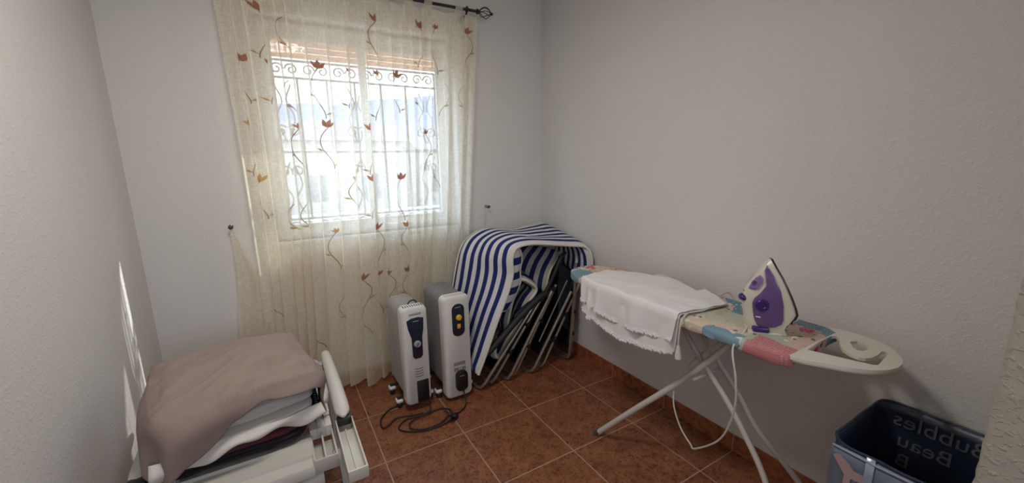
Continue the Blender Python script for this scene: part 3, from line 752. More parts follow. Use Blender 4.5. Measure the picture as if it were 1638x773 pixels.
bm = B(); P = catmull([(.10, .32, .43), (.22, .32, .50), (.34, .32, .545), (.43, .325, .57)], 6)
tube(bm, P, [.01]+[.017]*(len(P)-2)+[.01], 12); build('armrest', bm, M_pad, l2)
l3 = lounger('folded tubular sun lounger leaning behind the looped cushion, third from the radiators', (.215, .01), (.545, .53), .095, .74)
bm = B(); tube(bm, catmull([(.30, .31, .50), (.40, .31, .66), (.46, .32, .76), (.52, .34, .80)], 5), .013, 10); build('backrest_tube', bm, M_pad, l3)
bm = B(); tube(bm, [(.27, .288, .235), (.50, .288, .62)], .0048, 8); build('strut', bm, M_tubeg, l3)
l4 = lounger('folded sun lounger standing nearest the right wall behind the ironing board nose', (.545, .01), (.597, .72), .030, .76, y0=.315, y1=.72)
bm = B(); V = []
for j in range(9):
    z = .30+.44*j/8; V.append([bm.verts.new((.47+.012*i+.006*math.sin(j), .345+.002*i, z-.01*i)) for i in range(11)])
for j in range(8):
    for i in range(10): bm.faces.new((V[j][i], V[j][i+1], V[j+1][i+1], V[j+1][i]))
s = build('hanging_flap', bm, mat('slate_blue_patterned_fabric', (.016, .028, .055), .7, var=.9, vs=14), l4); solid(s, .006)

# ------------------------------------------------------------------ cream folding chair with linen pile
M_resin = mat('cream_resin', (.60, .58, .52), .36)
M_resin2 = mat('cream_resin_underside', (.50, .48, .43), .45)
ch = thing('folding_garden_chair', 'cream resin folding armchair folded flat under the pile of linen', 'chair', (-1.30, -.1, 0))
ZS = .455
bm = B(); prism(bm, rrect(-1.56, -.16, -1.035, .33, .10, 8), Matrix.Translation((0, 0, ZS-.015)), .040, 0, .012); build('backrest', bm, M_resin, ch)
for s, xa in ((1, -1.008), (-1, -1.600)):
    bm = B(); rings = []
    for k in range(25):
        t = k/24; y = .325-.615*t; e = min(1, math.sqrt(max(0, 1-(abs(2*t-1)**14)))+.0)
        zz = .490+.014*math.sin(PI*t)-(.02 if s < 0 else 0)*t; w = (.021+.009*t)*max(.25, e); hgt = .019*max(.25, e)
        rings.append([(xa+w*math.cos(a), y, zz+hgt*math.sin(a)) for a in [2*PI*j/16 for j in range(16)]])
    loft(bm, rings); ar = build('armrest', bm, M_resin, ch)
    bm = B(); box(bm, (xa-.024, -.300, .455), (xa+.026, -.262, .484), .007); build('armrest_cap', bm, M_blackp, ar)
    bm = B()   # open channel bracket carrying the armrest
    x0, x1 = xa-.030, xa+.032
    box(bm, (x0, -.56, .425), (x1, -.26, .433), .003); box(bm, (x0, -.56, .425), (x0+.006, -.26, .466), .0025); box(bm, (x1-.006, -.56, .425), (x1, -.26, .466), .0025)
    box(bm, (x0, -.566, .425), (x1, -.558, .466), .0025); box(bm, (xa-.002, -.54, .432), (xa+.002, -.30, .444))
    build('armrest_channel', bm, M_resin, ch)
    bm = B(); box(bm, (xa-.032*s-.012, .05, .455), (xa-.032*s+.012, .09, .49), .004); box(bm, (xa-.032*s-.012, .19, .455), (xa-.032*s+.012, .23, .49), .004); build('ratchet_peg', bm, M_gasket, ch)
    xh = xa-s*.080
    bm = B()
    for dx in (-.026, 0, .026):
        rings = []
        for k in range(9):
            a = PI*k/8; rings.append((-.19-.035*math.cos(a), .478+.020*math.sin(a)))
        poly = [(-.155+0, .44)]
        loft(bm, [[(xh+dx+q, yy, zz) for yy, zz in rings+[(-.285, .470), (-.285, .43), (-.14, .43)]] for q in (-.0105, .0105)])
    box(bm, (xh-.037, -.28, .425), (xh+.037, -.15, .468), .004); build('hinge_block', bm, M_resin, ch)
    bm = B(); box(bm, (xh-.038, -.43, .400), (xh+.038, -.28, .408), .002)
    for dx in (-.035, 0, .035): box(bm, (xh+dx-.003, -.43, .400), (xh+dx+.003, -.28, .452), .001)
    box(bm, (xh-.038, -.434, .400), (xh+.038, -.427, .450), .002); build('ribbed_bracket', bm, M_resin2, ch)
bm = B()      # front cross slat with stepped ridges
prof = [(-.262, .438), (-.262, .452), (-.330, .462), (-.334, .452), (-.392, .448), (-.396, .438), (-.430, .430), (-.436, .418), (-.436, .398), (-.430, .398), (-.300, .420)]
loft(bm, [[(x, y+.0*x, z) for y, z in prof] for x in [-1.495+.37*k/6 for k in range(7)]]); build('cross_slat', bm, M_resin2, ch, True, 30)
bm = B(); loft(bm, [[(x, -.34+.02*math.cos(a)-.06, .36+.028*math.sin(a)-.03*math.sin(PI*(x+1.5)/.4)) for a in [2*PI*j/12 for j in range(12)]] for x in [-1.50+.40*k/12 for k in range(13)]]); build('seat_rail', bm, M_resin, ch)
for xa in (-1.035, -1.565):
    for (y0, y1) in ((-.46, .22), (.26, -.40)):
        bm = B(); d = Vector((0, y1-y0, .415)).normalized(); nn = Vector((0, -d.z, d.y))
        q = [Vector((xa, y0, .002)), Vector((xa, y1, .42))]; dx = .016 if y0 < 0 else -.016
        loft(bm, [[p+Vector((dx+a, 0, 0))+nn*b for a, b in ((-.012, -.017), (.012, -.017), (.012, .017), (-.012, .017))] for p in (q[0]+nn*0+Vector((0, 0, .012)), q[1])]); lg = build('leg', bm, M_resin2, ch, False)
        bm = B(); box(bm, (xa+dx-.015, y0-.024, 0), (xa+dx+.015, y0+.024, .026), .006); build('foot_cap', bm, M_blackp, lg)

def soft_slab(label, name, cat, cx, cy, lx, ly, z0, z1, rotz, m, seed, layers=1, sag=.0, group=None, bulge=.02, wr=.010):
    """folded textile: rounded slab with soft fold layers on its edges"""
    bm = B(); NA = 96; rings = []
    nh = 10*layers+4
    R = Matrix.Rotation(rotz, 4, 'Z')
    for j in range(nh+1):
        t = j/nh; lay = (t*layers) % 1.0 if t < 1 else 1
        z = z0+(z1-z0)*t
        b = math.sqrt(max(0, 1-(2*lay-1)**4))
        ins = .014*(1-b)+ (.03*(1-math.sqrt(max(0, 1-max(0, (t-.75)/.25)**2))))
        r = []
        for k in range(NA):
            a = 2*PI*k/NA; c, s_ = math.cos(a), math.sin(a); e = .32
            px = (lx/2-ins)*math.copysign(abs(c)**e, c); py = (ly/2-ins)*math.copysign(abs(s_)**e, s_)
            d = wr*fbm((px*1.0, py*1.0, z*2.5), 6, seed)+.006*fbm((px, py, z*6), 16, seed+1)
            px += d*c*1.4+bulge*.2*c; py += d*s_*1.4
            zz = z-sag*(abs(px)/(lx/2))**3*.5
            r.append(R @ Vector((px, py, 0))+Vector((cx, cy, zz)))
        rings.append(r)
    # close the top with shrinking rings
    for q in (.85, .6, .3, .06):
        top = []
        for k in range(NA):
            p = rings[nh][k]; pc = Vector((cx, cy, z1+.008)); v = p.lerp(pc, 1-q); v.z += .010*fbm((v.x, v.y, 0), 9, seed)*(1-q)+.006
            top.append(v)
        rings.append(top)
    loft(bm, rings)
    o = build(name, bm, m, None, True, 75); setp(o, label, cat, group); return o
M_terry = mat('cream_terry', (.60, .57, .53), .95, bump=.6, bs=420, bd=.003)
M_duvet = mat('off_white_cotton', (.63, .60, .56), .9, bump=.3, bs=200, bd=.002)
M_dark = mat('black_knit', (.012, .010, .013), .9, bump=.5, bs=200); M_wine = mat('wine_red_cloth', (.085, .016, .026), .9, bump=.4, bs=200)
soft_slab('black folded garment lying on the cream chair beneath the white linen', 'folded_garment', 'clothing', -1.345, -.10, .43, .46, .474, .505, .05, M_dark, 3, 2)
soft_slab('wine red folded cloth peeking out beneath the white linen', 'folded_cloth', 'cloth', -1.37, -.125, .44, .43, .507, .530, .12, M_wine, 5, 1)
M_dots = None
def dotted():
    m = bpy.data.materials.new('navy_cloth_with_white_dots'); m.use_nodes = True
    n = m.node_tree.nodes; l = m.node_tree.links; p = n['Principled BSDF']; p.inputs['Roughness'].default_value = .9
    tc = n.new('ShaderNodeTexCoord'); v = n.new('ShaderNodeTexVoronoi'); v.inputs['Scale'].default_value = 55; v.inputs['Randomness'].default_value = 0
    l.new(tc.outputs['Object'], v.inputs['Vector']); g = n.new('ShaderNodeMath'); g.operation = 'LESS_THAN'; g.inputs[1].default_value = .30; l.new(v.outputs['Distance'], g.inputs[0])
    mx = n.new('ShaderNodeMix'); mx.data_type = 'RGBA'; l.new(g.outputs[0], mx.inputs['Factor']); mx.inputs['A'].default_value = (.022, .030, .085, 1); mx.inputs['B'].default_value = (.6, .6, .6, 1)
    l.new(mx.outputs['Result'], p.inputs['Base Color']); return m
M_dots = dotted()
soft_slab('navy folded cloth with white dots at the right end of the linen pile', 'folded_cloth', 'cloth', -1.135, -.115, .10, .26, .484, .535, .05, M_dots, 8, 2, wr=.004)
soft_slab('cream folded sheet at the bottom of the white linen, on the dark garments', 'folded_sheet', 'linen', -1.345, -.115, .44, .45, .532, .578, .16, M_duvet, 11, 1, bulge=.01)
soft_slab('thick cream folded towel between the sheet and the taupe throw', 'folded_towel', 'towel', -1.335, -.09, .43, .43, .580, .662, .20, M_terry, 13, 2)
# loose corner of the sheet
bm = B(); V = []
R16 = Matrix.Rotation(.16, 3, 'Z')
for j in range(13):
    t = j/12; row = []
    for i in range(41):
        u = i/40; lx = -.235+.47*u
        drop = (.050-.018*u+.012*math.sin(u*9)+.008*math.sin(u*23+1))*t
        p = R16 @ Vector((lx*(1+.03*t), -.232-.016*math.sin(t*PI*.8)-.010*math.sin(u*11+t*3), 0))
        row.append(bm.verts.new((p.x-1.345, p.y-.105, .572-drop)))
    V.append(row)
for j in range(12):
    for i in range(40): bm.faces.new((V[j][i], V[j][i+1], V[j+1][i+1], V[j+1][i]))
o = build('hanging_edge', bm, M_duvet, bpy.data.objects['folded_sheet'], True, 80); solid(o, .004)

def drape_pt(p, rect, top, r, hang_out=.0):
    x0, y0, x1, y1 = rect
    c = Vector((min(max(p.x, x0+r), x1-r), min(max(p.y, y0+r), y1-r)))
    d = (p-c).length
    if d < 1e-6: return Vector((p.x, p.y, top)), 0
    n_ = (p-c)/d
    if d < r*PI/2:
        a = d/r; q = c+n_*r*math.sin(a); return Vector((q.x, q.y, top-r*(1-math.cos(a)))), d
    e = d-r*PI/2; q = c+n_*(r+hang_out*e); return Vector((q.x, q.y, top-r-e)), d
# taupe throw over the pile
M_taupe = mat('taupe_fleece', (.285, .215, .190), .95, var=.08, vs=30, bump=.4, bs=500, bd=.002)
bm = B(); NX, NY = 110, 100; V = []
Rt = Matrix.Rotation(.17, 3, 'Z'); LX, LY = .47, .47
for j in range(NY+1):
    row = []
    for i in range(NX+1):
        u = i/NX; v = j/NY
        x = -.235-.150+(LX+.150+.165)*u
        # front limit: long pointed flap on the left third, short on the rest
        if u < .48: fl = -.235-.165*math.sin(PI*min(1, (u+.10)/.60))**.8
        else: fl = -.235-.012-.03*math.sin((u-.48)*9)
        if .44 < u < .56:
            k = (u-.44)/.12; k = k*k*(3-2*k); a_ = -.235-.165*math.sin(PI*min(1, (.44+.10)/.60))**.8; b_ = -.235-.012-.03*math.sin((.56-.48)*9); fl = a_*(1-k)+b_*k
        if u > .80: fl -= .02*math.sin((u-.8)/.2*PI)
        y = fl+(.235+.10-fl)*v
        p, d = drape_pt(Vector((x, y)), (-.240, -.250, .232, .225), .702, .075, .02)
        dome = .020*math.cos(min(1, abs(x)/.3)*PI/2)*math.cos(min(1, abs(y)/.3)*PI/2)
        w = .024*fbm((x*2.2+y*1.2, y*5.0-x*1.5, 0), 1.9, 4)+.013*(1-abs(fbm((x*2.2, y*7-x*4.5, 1), 2.2, 6)))**2.5+.006*fbm((x*6, y*14-x*8, 1), 2.0, 9)
        p.z += dome+w*(1.0 if d < .06 else .3)
        if d > .05:
            nn = Vector((p.x, p.y, 0)).normalized(); p += nn*(.014*math.sin(17*(x-y)+4*x)*min(1, (d-.05)/.08)+.020)
        q = Rt @ p; row.append(bm.verts.new((q.x-1.335, q.y-.088, q.z)))
    V.append(row)
for j in range(NY):
    for i in range(NX): bm.faces.new((V[j][i], V[j][i+1], V[j+1][i+1], V[j+1][i]))
th = build('throw_blanket', bm, M_taupe, None, True, 180); solid(th, .006); setp(th, 'crumpled taupe throw draped over the top of the linen pile', 'blanket')
# hem seam of the throw along its front fold
# ------------------------------------------------------------------ ironing board
def floral_mat():
    m = bpy.data.materials.new('patchwork_floral_cotton'); m.use_nodes = True
    n = m.node_tree.nodes; l = m.node_tree.links; p = n['Principled BSDF']; p.inputs['Roughness'].default_value = .85; p.inputs['Specular IOR Level'].default_value = .2
    tc = n.new('ShaderNodeTexCoord')
    nz = n.new('ShaderNodeTexNoise'); nz.inputs['Scale'].default_value = 7; l.new(tc.outputs['Object'], nz.inputs['Vector'])
    va = n.new('ShaderNodeVectorMath'); va.operation = 'MULTIPLY_ADD'; va.inputs[1].default_value = (.10, .10, .10); l.new(nz.outputs['Color'], va.inputs[0]); l.new(tc.outputs['Object'], va.inputs[2])
    def vor(scale, feat='F1', src=None):
        v = n.new('ShaderNodeTexVoronoi'); v.inputs['Scale'].default_value = scale; v.feature = feat; l.new(src or va.outputs[0], v.inputs['Vector']); return v
    def mix(fac, a, b):
        x = n.new('ShaderNodeMix'); x.data_type = 'RGBA'
        if hasattr(fac, 'links'): l.new(fac, x.inputs['Factor'])
        else: x.inputs['Factor'].default_value = fac
        for q, s in ((a, 'A'), (b, 'B')):
            if hasattr(q, 'links'): l.new(q, x.inputs[s])
            else: x.inputs[s].default_value = (*q, 1)
        return x.outputs['Result']
    def mth(op, a, b):
        x = n.new('ShaderNodeMath'); x.operation = op
        for i, q in enumerate((a, b)):
            if hasattr(q, 'links'): l.new(q, x.inputs[i])
            else: x.inputs[i].default_value = q
        return x.outputs[0]
    # patches
    vp = vor(5.2); sp = n.new('ShaderNodeSeparateColor'); l.new(vp.outputs['Color'], sp.inputs[0])
    r = n.new('ShaderNodeValToRGB'); r.color_ramp.interpolation = 'CONSTANT'; l.new(sp.outputs[0], r.inputs[0])
    e = r.color_ramp.elements; e[0].position = 0; e[0].color = (.60, .47, .37, 1); e[1].position = .36; e[1].color = (.13, .27, .36, 1)
    for q, c in ((.55, (.62, .50, .40)), (.68, (.40, .46, .36)), (.80, (.20, .31, .37)), (.92, (.58, .42, .36))): k = e.new(q); k.color = (*c, 1)
    base = r.outputs[0]
    # white lacy florals inside the blue
    v1 = vor(30); lace = mth('LESS_THAN', v1.outputs['Distance'], .30)
    s1 = n.new('ShaderNodeTexNoise'); s1.inputs['Scale'].default_value = 9; l.new(tc.outputs['Object'], s1.inputs['Vector'])
    lace = mth('MULTIPLY', lace, mth('GREATER_THAN', s1.outputs['Fac'], .50)); base = mix(lace, base, (.68, .66, .56))
    # leaves
    v3 = vor(42); s3 = n.new('ShaderNodeSeparateColor'); l.new(v3.outputs['Color'], s3.inputs[0])
    lf = mth('MULTIPLY', mth('LESS_THAN', v3.outputs['Distance'], .34), mth('GREATER_THAN', s3.outputs[1], .66)); base = mix(lf, base, (.13, .17, .09))
    # roses
    v2 = vor(13); s2 = n.new('ShaderNodeSeparateColor'); l.new(v2.outputs['Color'], s2.inputs[0])
    rs = mth('MULTIPLY', mth('LESS_THAN', v2.outputs['Distance'], .40), mth('GREATER_THAN', s2.outputs[2], .62))
    ro = n.new('ShaderNodeTexNoise'); ro.inputs['Scale'].default_value = 60; l.new(tc.outputs['Object'], ro.inputs['Vector'])
    rc = n.new('ShaderNodeValToRGB'); l.new(ro.outputs['Fac'], rc.inputs[0]); rc.color_ramp.elements[0].position = .4; rc.color_ramp.elements[0].color = (.48, .06, .12, 1); rc.color_ramp.elements[1].position = .62; rc.color_ramp.elements[1].color = (.66, .30, .32, 1)
    base = mix(rs, base, rc.outputs[0])
    # dotted pink patch at the tail, near side; dotted blue far side
    s = n.new('ShaderNodeSeparateXYZ'); l.new(va.outputs[0], s.inputs[0])
    dv = vor(110, 'F1', tc.outputs['Object']); dv.inputs['Randomness'].default_value = .3; dt = mth('LESS_THAN', dv.outputs['Distance'], .22)
    def band(ax, lo, hi): return mth('MULTIPLY', mth('GREATER_THAN', s.outputs[ax], lo), mth('LESS_THAN', s.outputs[ax], hi))
    bl = mth('MULTIPLY', band('Y', -1.00, -.87), mth('LESS_THAN', s.outputs['X'], .275))
    nb_ = mth('MULTIPLY', mth('GREATER_THAN', s.outputs['Y'], -.12), mth('LESS_THAN', s.outputs['X'], .38))
    lz = mth('GREATER_THAN', s1.outputs['Fac'], .52)
    base = mix(mth('MAXIMUM', bl, nb_), base, mix(mth('MULTIPLY', lz, mth('LESS_THAN', v1.outputs['Distance'], .45)), (.19, .30, .36), (.66, .65, .56)))
    gn = mth('MULTIPLY', band('Y', -1.0, -.72), band('X', .33, .46)); base = mix(mth('MULTIPLY', gn, .75), base, (.46, .49, .38))
    tail = mth('LESS_THAN', s.outputs['Y'], -1.02)
    near = mth('LESS_THAN', s.outputs['X'], .325); far = mth('GREATER_THAN', s.outputs['X'], .54)
    base = mix(mth('MULTIPLY', tail, near), base, mix(dt, (.50, .19, .20), (.66, .48, .45)))
    base = mix(mth('MULTIPLY', tail, far), base, mix(dt, (.14, .28, .33), (.6, .64, .62)))
    l.new(base, p.inputs['Base Color'])
    b = n.new('ShaderNodeBump'); b.inputs['Strength'].default_value = .6; b.inputs['Distance'].default_value = .006
    nb = n.new('ShaderNodeTexNoise'); nb.inputs['Scale'].default_value = 16; nb.inputs['Detail'].default_value = 4; l.new(tc.outputs['Object'], nb.inputs['Vector']); l.new(nb.outputs['Fac'], b.inputs['Height']); l.new(b.outputs[0], p.inputs['Normal'])
    return m
M_floral = floral_mat()
M_ctube = mat('cream_enamel_tube', (.56, .52, .46), .35)
M_rest = mat('cream_plastic_rest', (.66, .62, .54), .4)
ib = thing('ironing_board', 'ironing board with patchwork floral cover on cream tube legs by the right wall', 'ironing board', (.375, -.65, 0))
BX, HW, BZ = .375, .190, .800
def board_outline(n=14):
    """(x, y) outline, nose at +y"""
    L = []
    for k in range(n+1):
        t = k/n; a = PI/2*t
        L.append((BX+HW*math.sin(a)**.62*1.0, .005-.46*(1-math.cos(a))))
    L += [(BX+HW, -.7), (BX+HW, -1.0), (BX+HW, -1.17), (BX+HW-.03, -1.21)]
    full = L + [(2*BX-x, y) for x, y in L[::-1]][:-1]
    return full
OUT = board_outline()
def inset_c(poly, q): return [(.03+(x-.03)*q, -.09+(y+.09)*q) for x, y in poly]
def inset(poly, d):
    c = Vector((BX, 0)); out = []
    n = len(poly)
    for k in range(n):
        a = Vector(poly[k-1]); b = Vector(poly[(k+1) % n]); t = (b-a).normalized(); nr = Vector((t.y, -t.x)); p = Vector(poly[k])
        q = p+nr*d
        if (q-Vector((BX, -.6))).length > (p-Vector((BX, -.6))).length: q = p-nr*d
        out.append((q.x, q.y))
    return out
# resample outline finely
O2 = []
for k in range(len(OUT)):
    a = Vector(OUT[k]); b = Vector(OUT[(k+1) % len(OUT)]); m_ = max(1, int((b-a).length/.02))
    for j in range(m_): O2.append(tuple(a.lerp(b, j/m_)))
bm = B(); rings = []
for (ins, z) in ((.030, BZ-.034), (.010, BZ-.036), (-.001, BZ-.030), (-.002, BZ-.014), (.003, BZ-.004), (.012, BZ)):
    r = []
    for (x, y) in inset(O2, ins):
        zz = z
        if z < BZ-.02: zz = z-.008*(fbm((x, y, 0), 14, 2)+.5*fbm((x, y, 0), 40, 2))-.004
        elif ins < .02: x += .0025*fbm((x, y, z), 35, 5); y += .002*fbm((x, y, z), 35, 7)
        r.append((x, y, zz))
    rings.append(r)
for q in (.75, .45, .15, .01):
    rings.append([(BX+(x-BX)*q, min(-.16, max(-1.10, y))*(1-q)+y*q if True else y, BZ+.001) for x, y, z in rings[5]])
loft(bm, rings, True); build('board_cover', bm, M_floral, ib, True, 60)
bm = B(); rr_ = inset(O2, .02); loft(bm, [[(x, y, z) for x, y in rr_] for z in (BZ-.028, BZ-.020)]); build('board_deck', bm, mat('metal_mesh_deck', (.35, .34, .33), .5, .5), ib, False)
# iron rest: tapered plate with two openings
def plate_with_holes(outer, holes, M, t, m, name, parent):
    bm = B()
    def loop(P): 
        vs = [bm.verts.new((x, y, 0)) for x, y in P]; return [bm.edges.new((vs[k], vs[(k+1) % len(vs)])) for k in range(len(vs))]
    es = loop(outer)
    for h in holes: es += loop(h)
    bmesh.ops.triangle_fill(bm, edges=es, use_beauty=True)
    for f in bm.faces:
        if f.normal.z < 0: f.normal_flip()
    r = bmesh.ops.extrude_face_region(bm, geom=bm.faces[:]); bmesh.ops.translate(bm, vec=(0, 0, t), verts=[v for v in r['geom'] if isinstance(v, bmesh.types.BMVert)])
    bmesh.ops.recalc_face_normals(bm, faces=bm.faces); bmesh.ops.transform(bm, matrix=M, verts=bm.verts)
    return build(name, bm, m, parent, True, 30)
outer = [(.150, .030), (.190, .024), (.204, -.02), (.205, -.051), (.192, -.126), (.149, -.173), (.101, -.204), (.060, -.216), (.020, -.217), (-.020, -.208), (-.062, -.184), (-.104, -.138), (-.135, -.085), (-.160, -.045), (-.170, -.015), (-.155, .0)]
h_out = [(-.075, -.020), (.020, -.012), (.110, -.012), (.122, -.022), (.112, -.036), (.060, -.056), (.025, -.078), (.006, -.104), (.001, -.129), (.010, -.143), (.030, -.151), (.072, -.154), (.110, -.150), (.118, -.158), (.112, -.168), (-.010, -.180), (-.020, -.172), (-.040, -.12)]
h_mid = [(.110, -.066), (.134, -.078), (.132, -.096), (.112, -.116), (.088, -.122), (.066, -.119), (.056, -.108), (.066, -.090)]
Mr = Matrix.Translation((BX+.005, -1.195, BZ-.012))
rest = plate_with_holes(outer, [h_out, h_mid], Mr, .010, M_rest, 'iron_rest', ib)
bm = B(); tube(bm, [Mr @ Vector((x, y, -.004)) for x, y in inset_c(outer, .955)], .005, 6, True); build('rest_wire', bm, M_ctube, rest)
# legs
def legmesh(paths, r, name):
    bm = B()
    for p in paths: tube(bm, p, r, 12)
    return build(name, bm, M_ctube, ib)
LA = [(.178, -.385, .014), (.30, -.775, .475), (.352, -.985, .755)]
la = legmesh([catmull([LA[0], (.236, -.575, .24), LA[1], LA[2]], 6)], .0135, 'leg')
bm = B(); tube(bm, [(.175, -.372, .0), (.180, -.392, .030)], .0165, 12); build('foot_cap', bm, mat('grey_rubber', (.09, .085, .08), .7), la)
lb = legmesh([catmull([(.335, -.690, .758), (.345, -.78, .62), (.36, -.93, .45), (.365, -1.02, .335), (.350, -1.12, .205), (.300, -1.23, .016)], 6),
              ], .0115, 'leg')
lc = legmesh([catmull([(.430, -.690, .758), (.435, -.78, .62), (.445, -.93, .45), (.452, -1.03, .32), (.52, -1.14, .17), (.585, -1.23, .016)], 6)], .0115, 'leg')
for p in ((.300, -1.23), (.585, -1.23)):
    bm = B(); tube(bm, [(p[0], p[1], 0), (p[0], p[1]+.004, .030)], .014, 12); build('foot_cap', bm, bpy.data.materials['grey_rubber'], lb if p[0] < .4 else lc)
bm = B(); tube(bm, [(.270, -.845, .517), (.462, -.845, .517)], .006, 10)
build('pivot_rod', bm, M_ctube, ib)
for a, b, y in ((.31, .45, -.69), (.25, .47, -.99)):
    bm = B(); tube(bm, [(a, y, .758), (b, y, .758)], .009, 10); build('cross_rod', bm, M_ctube, ib)
# raised sleeve-board end behind the cloth
bm = B(); box(bm, (.505, -.545, .806), (.560, -.405, .822), .005, rot=Matrix.Rotation(-.25, 4, 'Z')); o = build('clip_bar', bm, M_rest, ib)

# ------------------------------------------------------------------ white scalloped cloth on the board
M_linen = mat('white_cotton', (.76, .73, .72), .9, bump=.25, bs=260, bd=.0015)
def white_cloth(name, ext, zoff, parent, seed):
    bm = B(); NX, NY = 120, 70; V = []
    for i in range(NX+1):
        u = i/NX
        row = []
        ys = -.235-.565*u
        x_far = .30+.24*math.sin(PI*min(1, (u*.9+.08)))**.7 if u < .75 else .545-.10*((u-.75)/.25)
        xe = BX-HW*(1 if ys < -.44 else math.sin(math.acos(max(-1, min(1, 1-(.005-ys)/.46))))**.62)-.004
        drop = ext*(.80+.25*math.sin(PI*u))
        L = (x_far-xe)+drop
        for j in range(NY+1):
            v = j/NY; d = L*v; x = x_far-d
            yy = ys-.10*max(0, (1-v))*(u-.45)*1.0
            sk = .05*(1-u)*max(0, d-(x_far-xe))
            if v > .93:
                x -= 0
            r = .018
            if x > xe+r: p = Vector((x, yy, BZ+.008))
            else:
                e = (xe+r)-x
                if e < r*PI/2: a = e/r; p = Vector((xe+r-r*math.sin(a), yy, BZ+.008-r*(1-math.cos(a))))
                else: p = Vector((xe-.02*(e-.03), yy, BZ+.008-r-(e-r*PI/2)))
            hang = max(0, min(1, (xe-x)/.10)) if x < xe else 0
            p.x -= zoff+hang*(.006*math.sin(u*17+seed+2*v)+.004*math.sin(u*31+seed)+.012*math.exp(-((u-.12)/.10)**2)*math.sin(u*60))
            if x > xe: p.z += .012*max(0, fbm((x*1.5, yy*2.2, 0), 5, seed))+.006*fbm((x, yy, 0), 14, seed)+zoff+.004
            if j == NY: p.z -= .007*abs(math.sin(u*PI*24))-.003
            if j == NY-1: p.x -= .003
            p.z = p.z if x < xe else max(p.z, BZ+.006)
            if p.z < BZ-.02: p.y += .10*(BZ-p.z)*(.6-u)
            row.append(bm.verts.new(p))
        V.append(row)
    for i in range(NX):
        for j in range(NY): bm.faces.new((V[i][j], V[i+1][j], V[i+1][j+1], V[i][j+1]))
    hem = [V[i][NY].co.copy() for i in range(NX+1)]
    o = build(name, bm, M_linen, parent, True, 180); solid(o, .0025)
    bm = B(); k = 0
    for i in range(0, NX, 2):
        c = hem[i]+Vector((-.002, 0, .002)); bmesh.ops.create_icosphere(bm, subdivisions=1, radius=.0075, matrix=Matrix.Translation(c) @ Matrix.Diagonal((.7, 1, 1.1, 1)))
    build('scalloped_trim', bm, M_linen, o)
    return o
w1 = white_cloth('white_garment', .125, .007, None, 1); setp(w1, 'white cotton cloth with scalloped frilled hems folded over the ironing board', 'cloth')
white_cloth('lower_layer', .195, .000, w1, 4)

# ------------------------------------------------------------------ iron
M_ivory = mat('ivory_plastic', (.62, .57, .47), .3); M_purple = mat('translucent_purple', (.13, .075, .21), .16); M_dpurple = mat('deep_purple', (.045, .02, .13), .25)
M_sole = mat('dark_soleplate', (.06, .06, .055), .3, .7); M_mauve = mat('mauve_plastic', (.22, .14, .31), .28)
ir = thing('steam_iron', 'white and purple steam iron standing upright on the ironing board', 'iron', (.36, -1.06, BZ))
nd = Vector((.66, -.75, 0)).normalized()     # from handle towards the soleplate
wd_ = Vector((-nd.y, nd.x, 0))               # width direction
O = Vector((.295, -1.015, BZ+.003))
K = .000405
def IP(px, py, w): return O + nd*((px-130)*K) + Vector((0, 0, (697-py)*K)) + wd_*w
# per-height left and right outline (pixel units of the study crop)
LEFT = [(695, 142), (655, 130), (600, 112), (520, 98), (440, 84), (400, 80), (370, 82), (330, 93), (300, 105), (260, 126), (215, 150), (170, 178), (140, 196), (110, 215), (80, 232), (60, 244), (44, 256)]
RIGHT = [(695, 432), (660, 412), (620, 400), (590, 420), (555, 440), (520, 462), (490, 470), (430, 452), (350, 420), (270, 384), (180, 340), (120, 305), (80, 285), (60, 275), (44, 268)]
def lerpT(T, y):
    for k in range(len(T)-1):
        if T[k][0] >= y >= T[k+1][0]:
            a = (T[k][0]-y)/(T[k][0]-T[k+1][0]); return T[k][1]*(1-a)+T[k+1][1]*a
    return T[-1][1] if y < T[-1][0] else T[0][1]
def halfw(px, py):
    """half width of the iron at profile point"""
    xr = lerpT(RIGHT, py); xl = lerpT(LEFT, py); t = max(0, min(1, (px-xl)/(max(1, xr-xl))))
    h = max(0, min(1, (py-40)/455)); sole = .054*math.sqrt(max(.01, 1-(1-h)**2.1)) if py > 40 else .003
    hand = .016*min(1, (py-30)/90)
    if py > 560: sole = .054-.012*(py-560)/135
    return hand+(sole-hand)*(t**.75)
bm = B(); rings = []
ys = [697, 690, 660, 630, 600, 575, 555, 530, 500, 460, 420, 380, 340, 300, 260, 220, 180, 140, 105, 80, 62, 50, 44]
for py in ys:
    xl = lerpT(LEFT, py); xr = lerpT(RIGHT, py); r = []
    ts = [0, .06, .2, .4, .6, .8, .94, 1.0]
    for t in ts: px = xl+(xr-xl)*t; r.append(IP(px, py, halfw(px, py)*(.55 if t == 0 else .97 if t < 1 else .93)))
    for t in ts[::-1]: px = xl+(xr-xl)*t; r.append(IP(px, py, -halfw(px, py)*(.55 if t == 0 else .97 if t < 1 else .93)))
    rings.append(r)
loft(bm, rings); build('iron_body', bm, M_ivory, ir, True, 50)
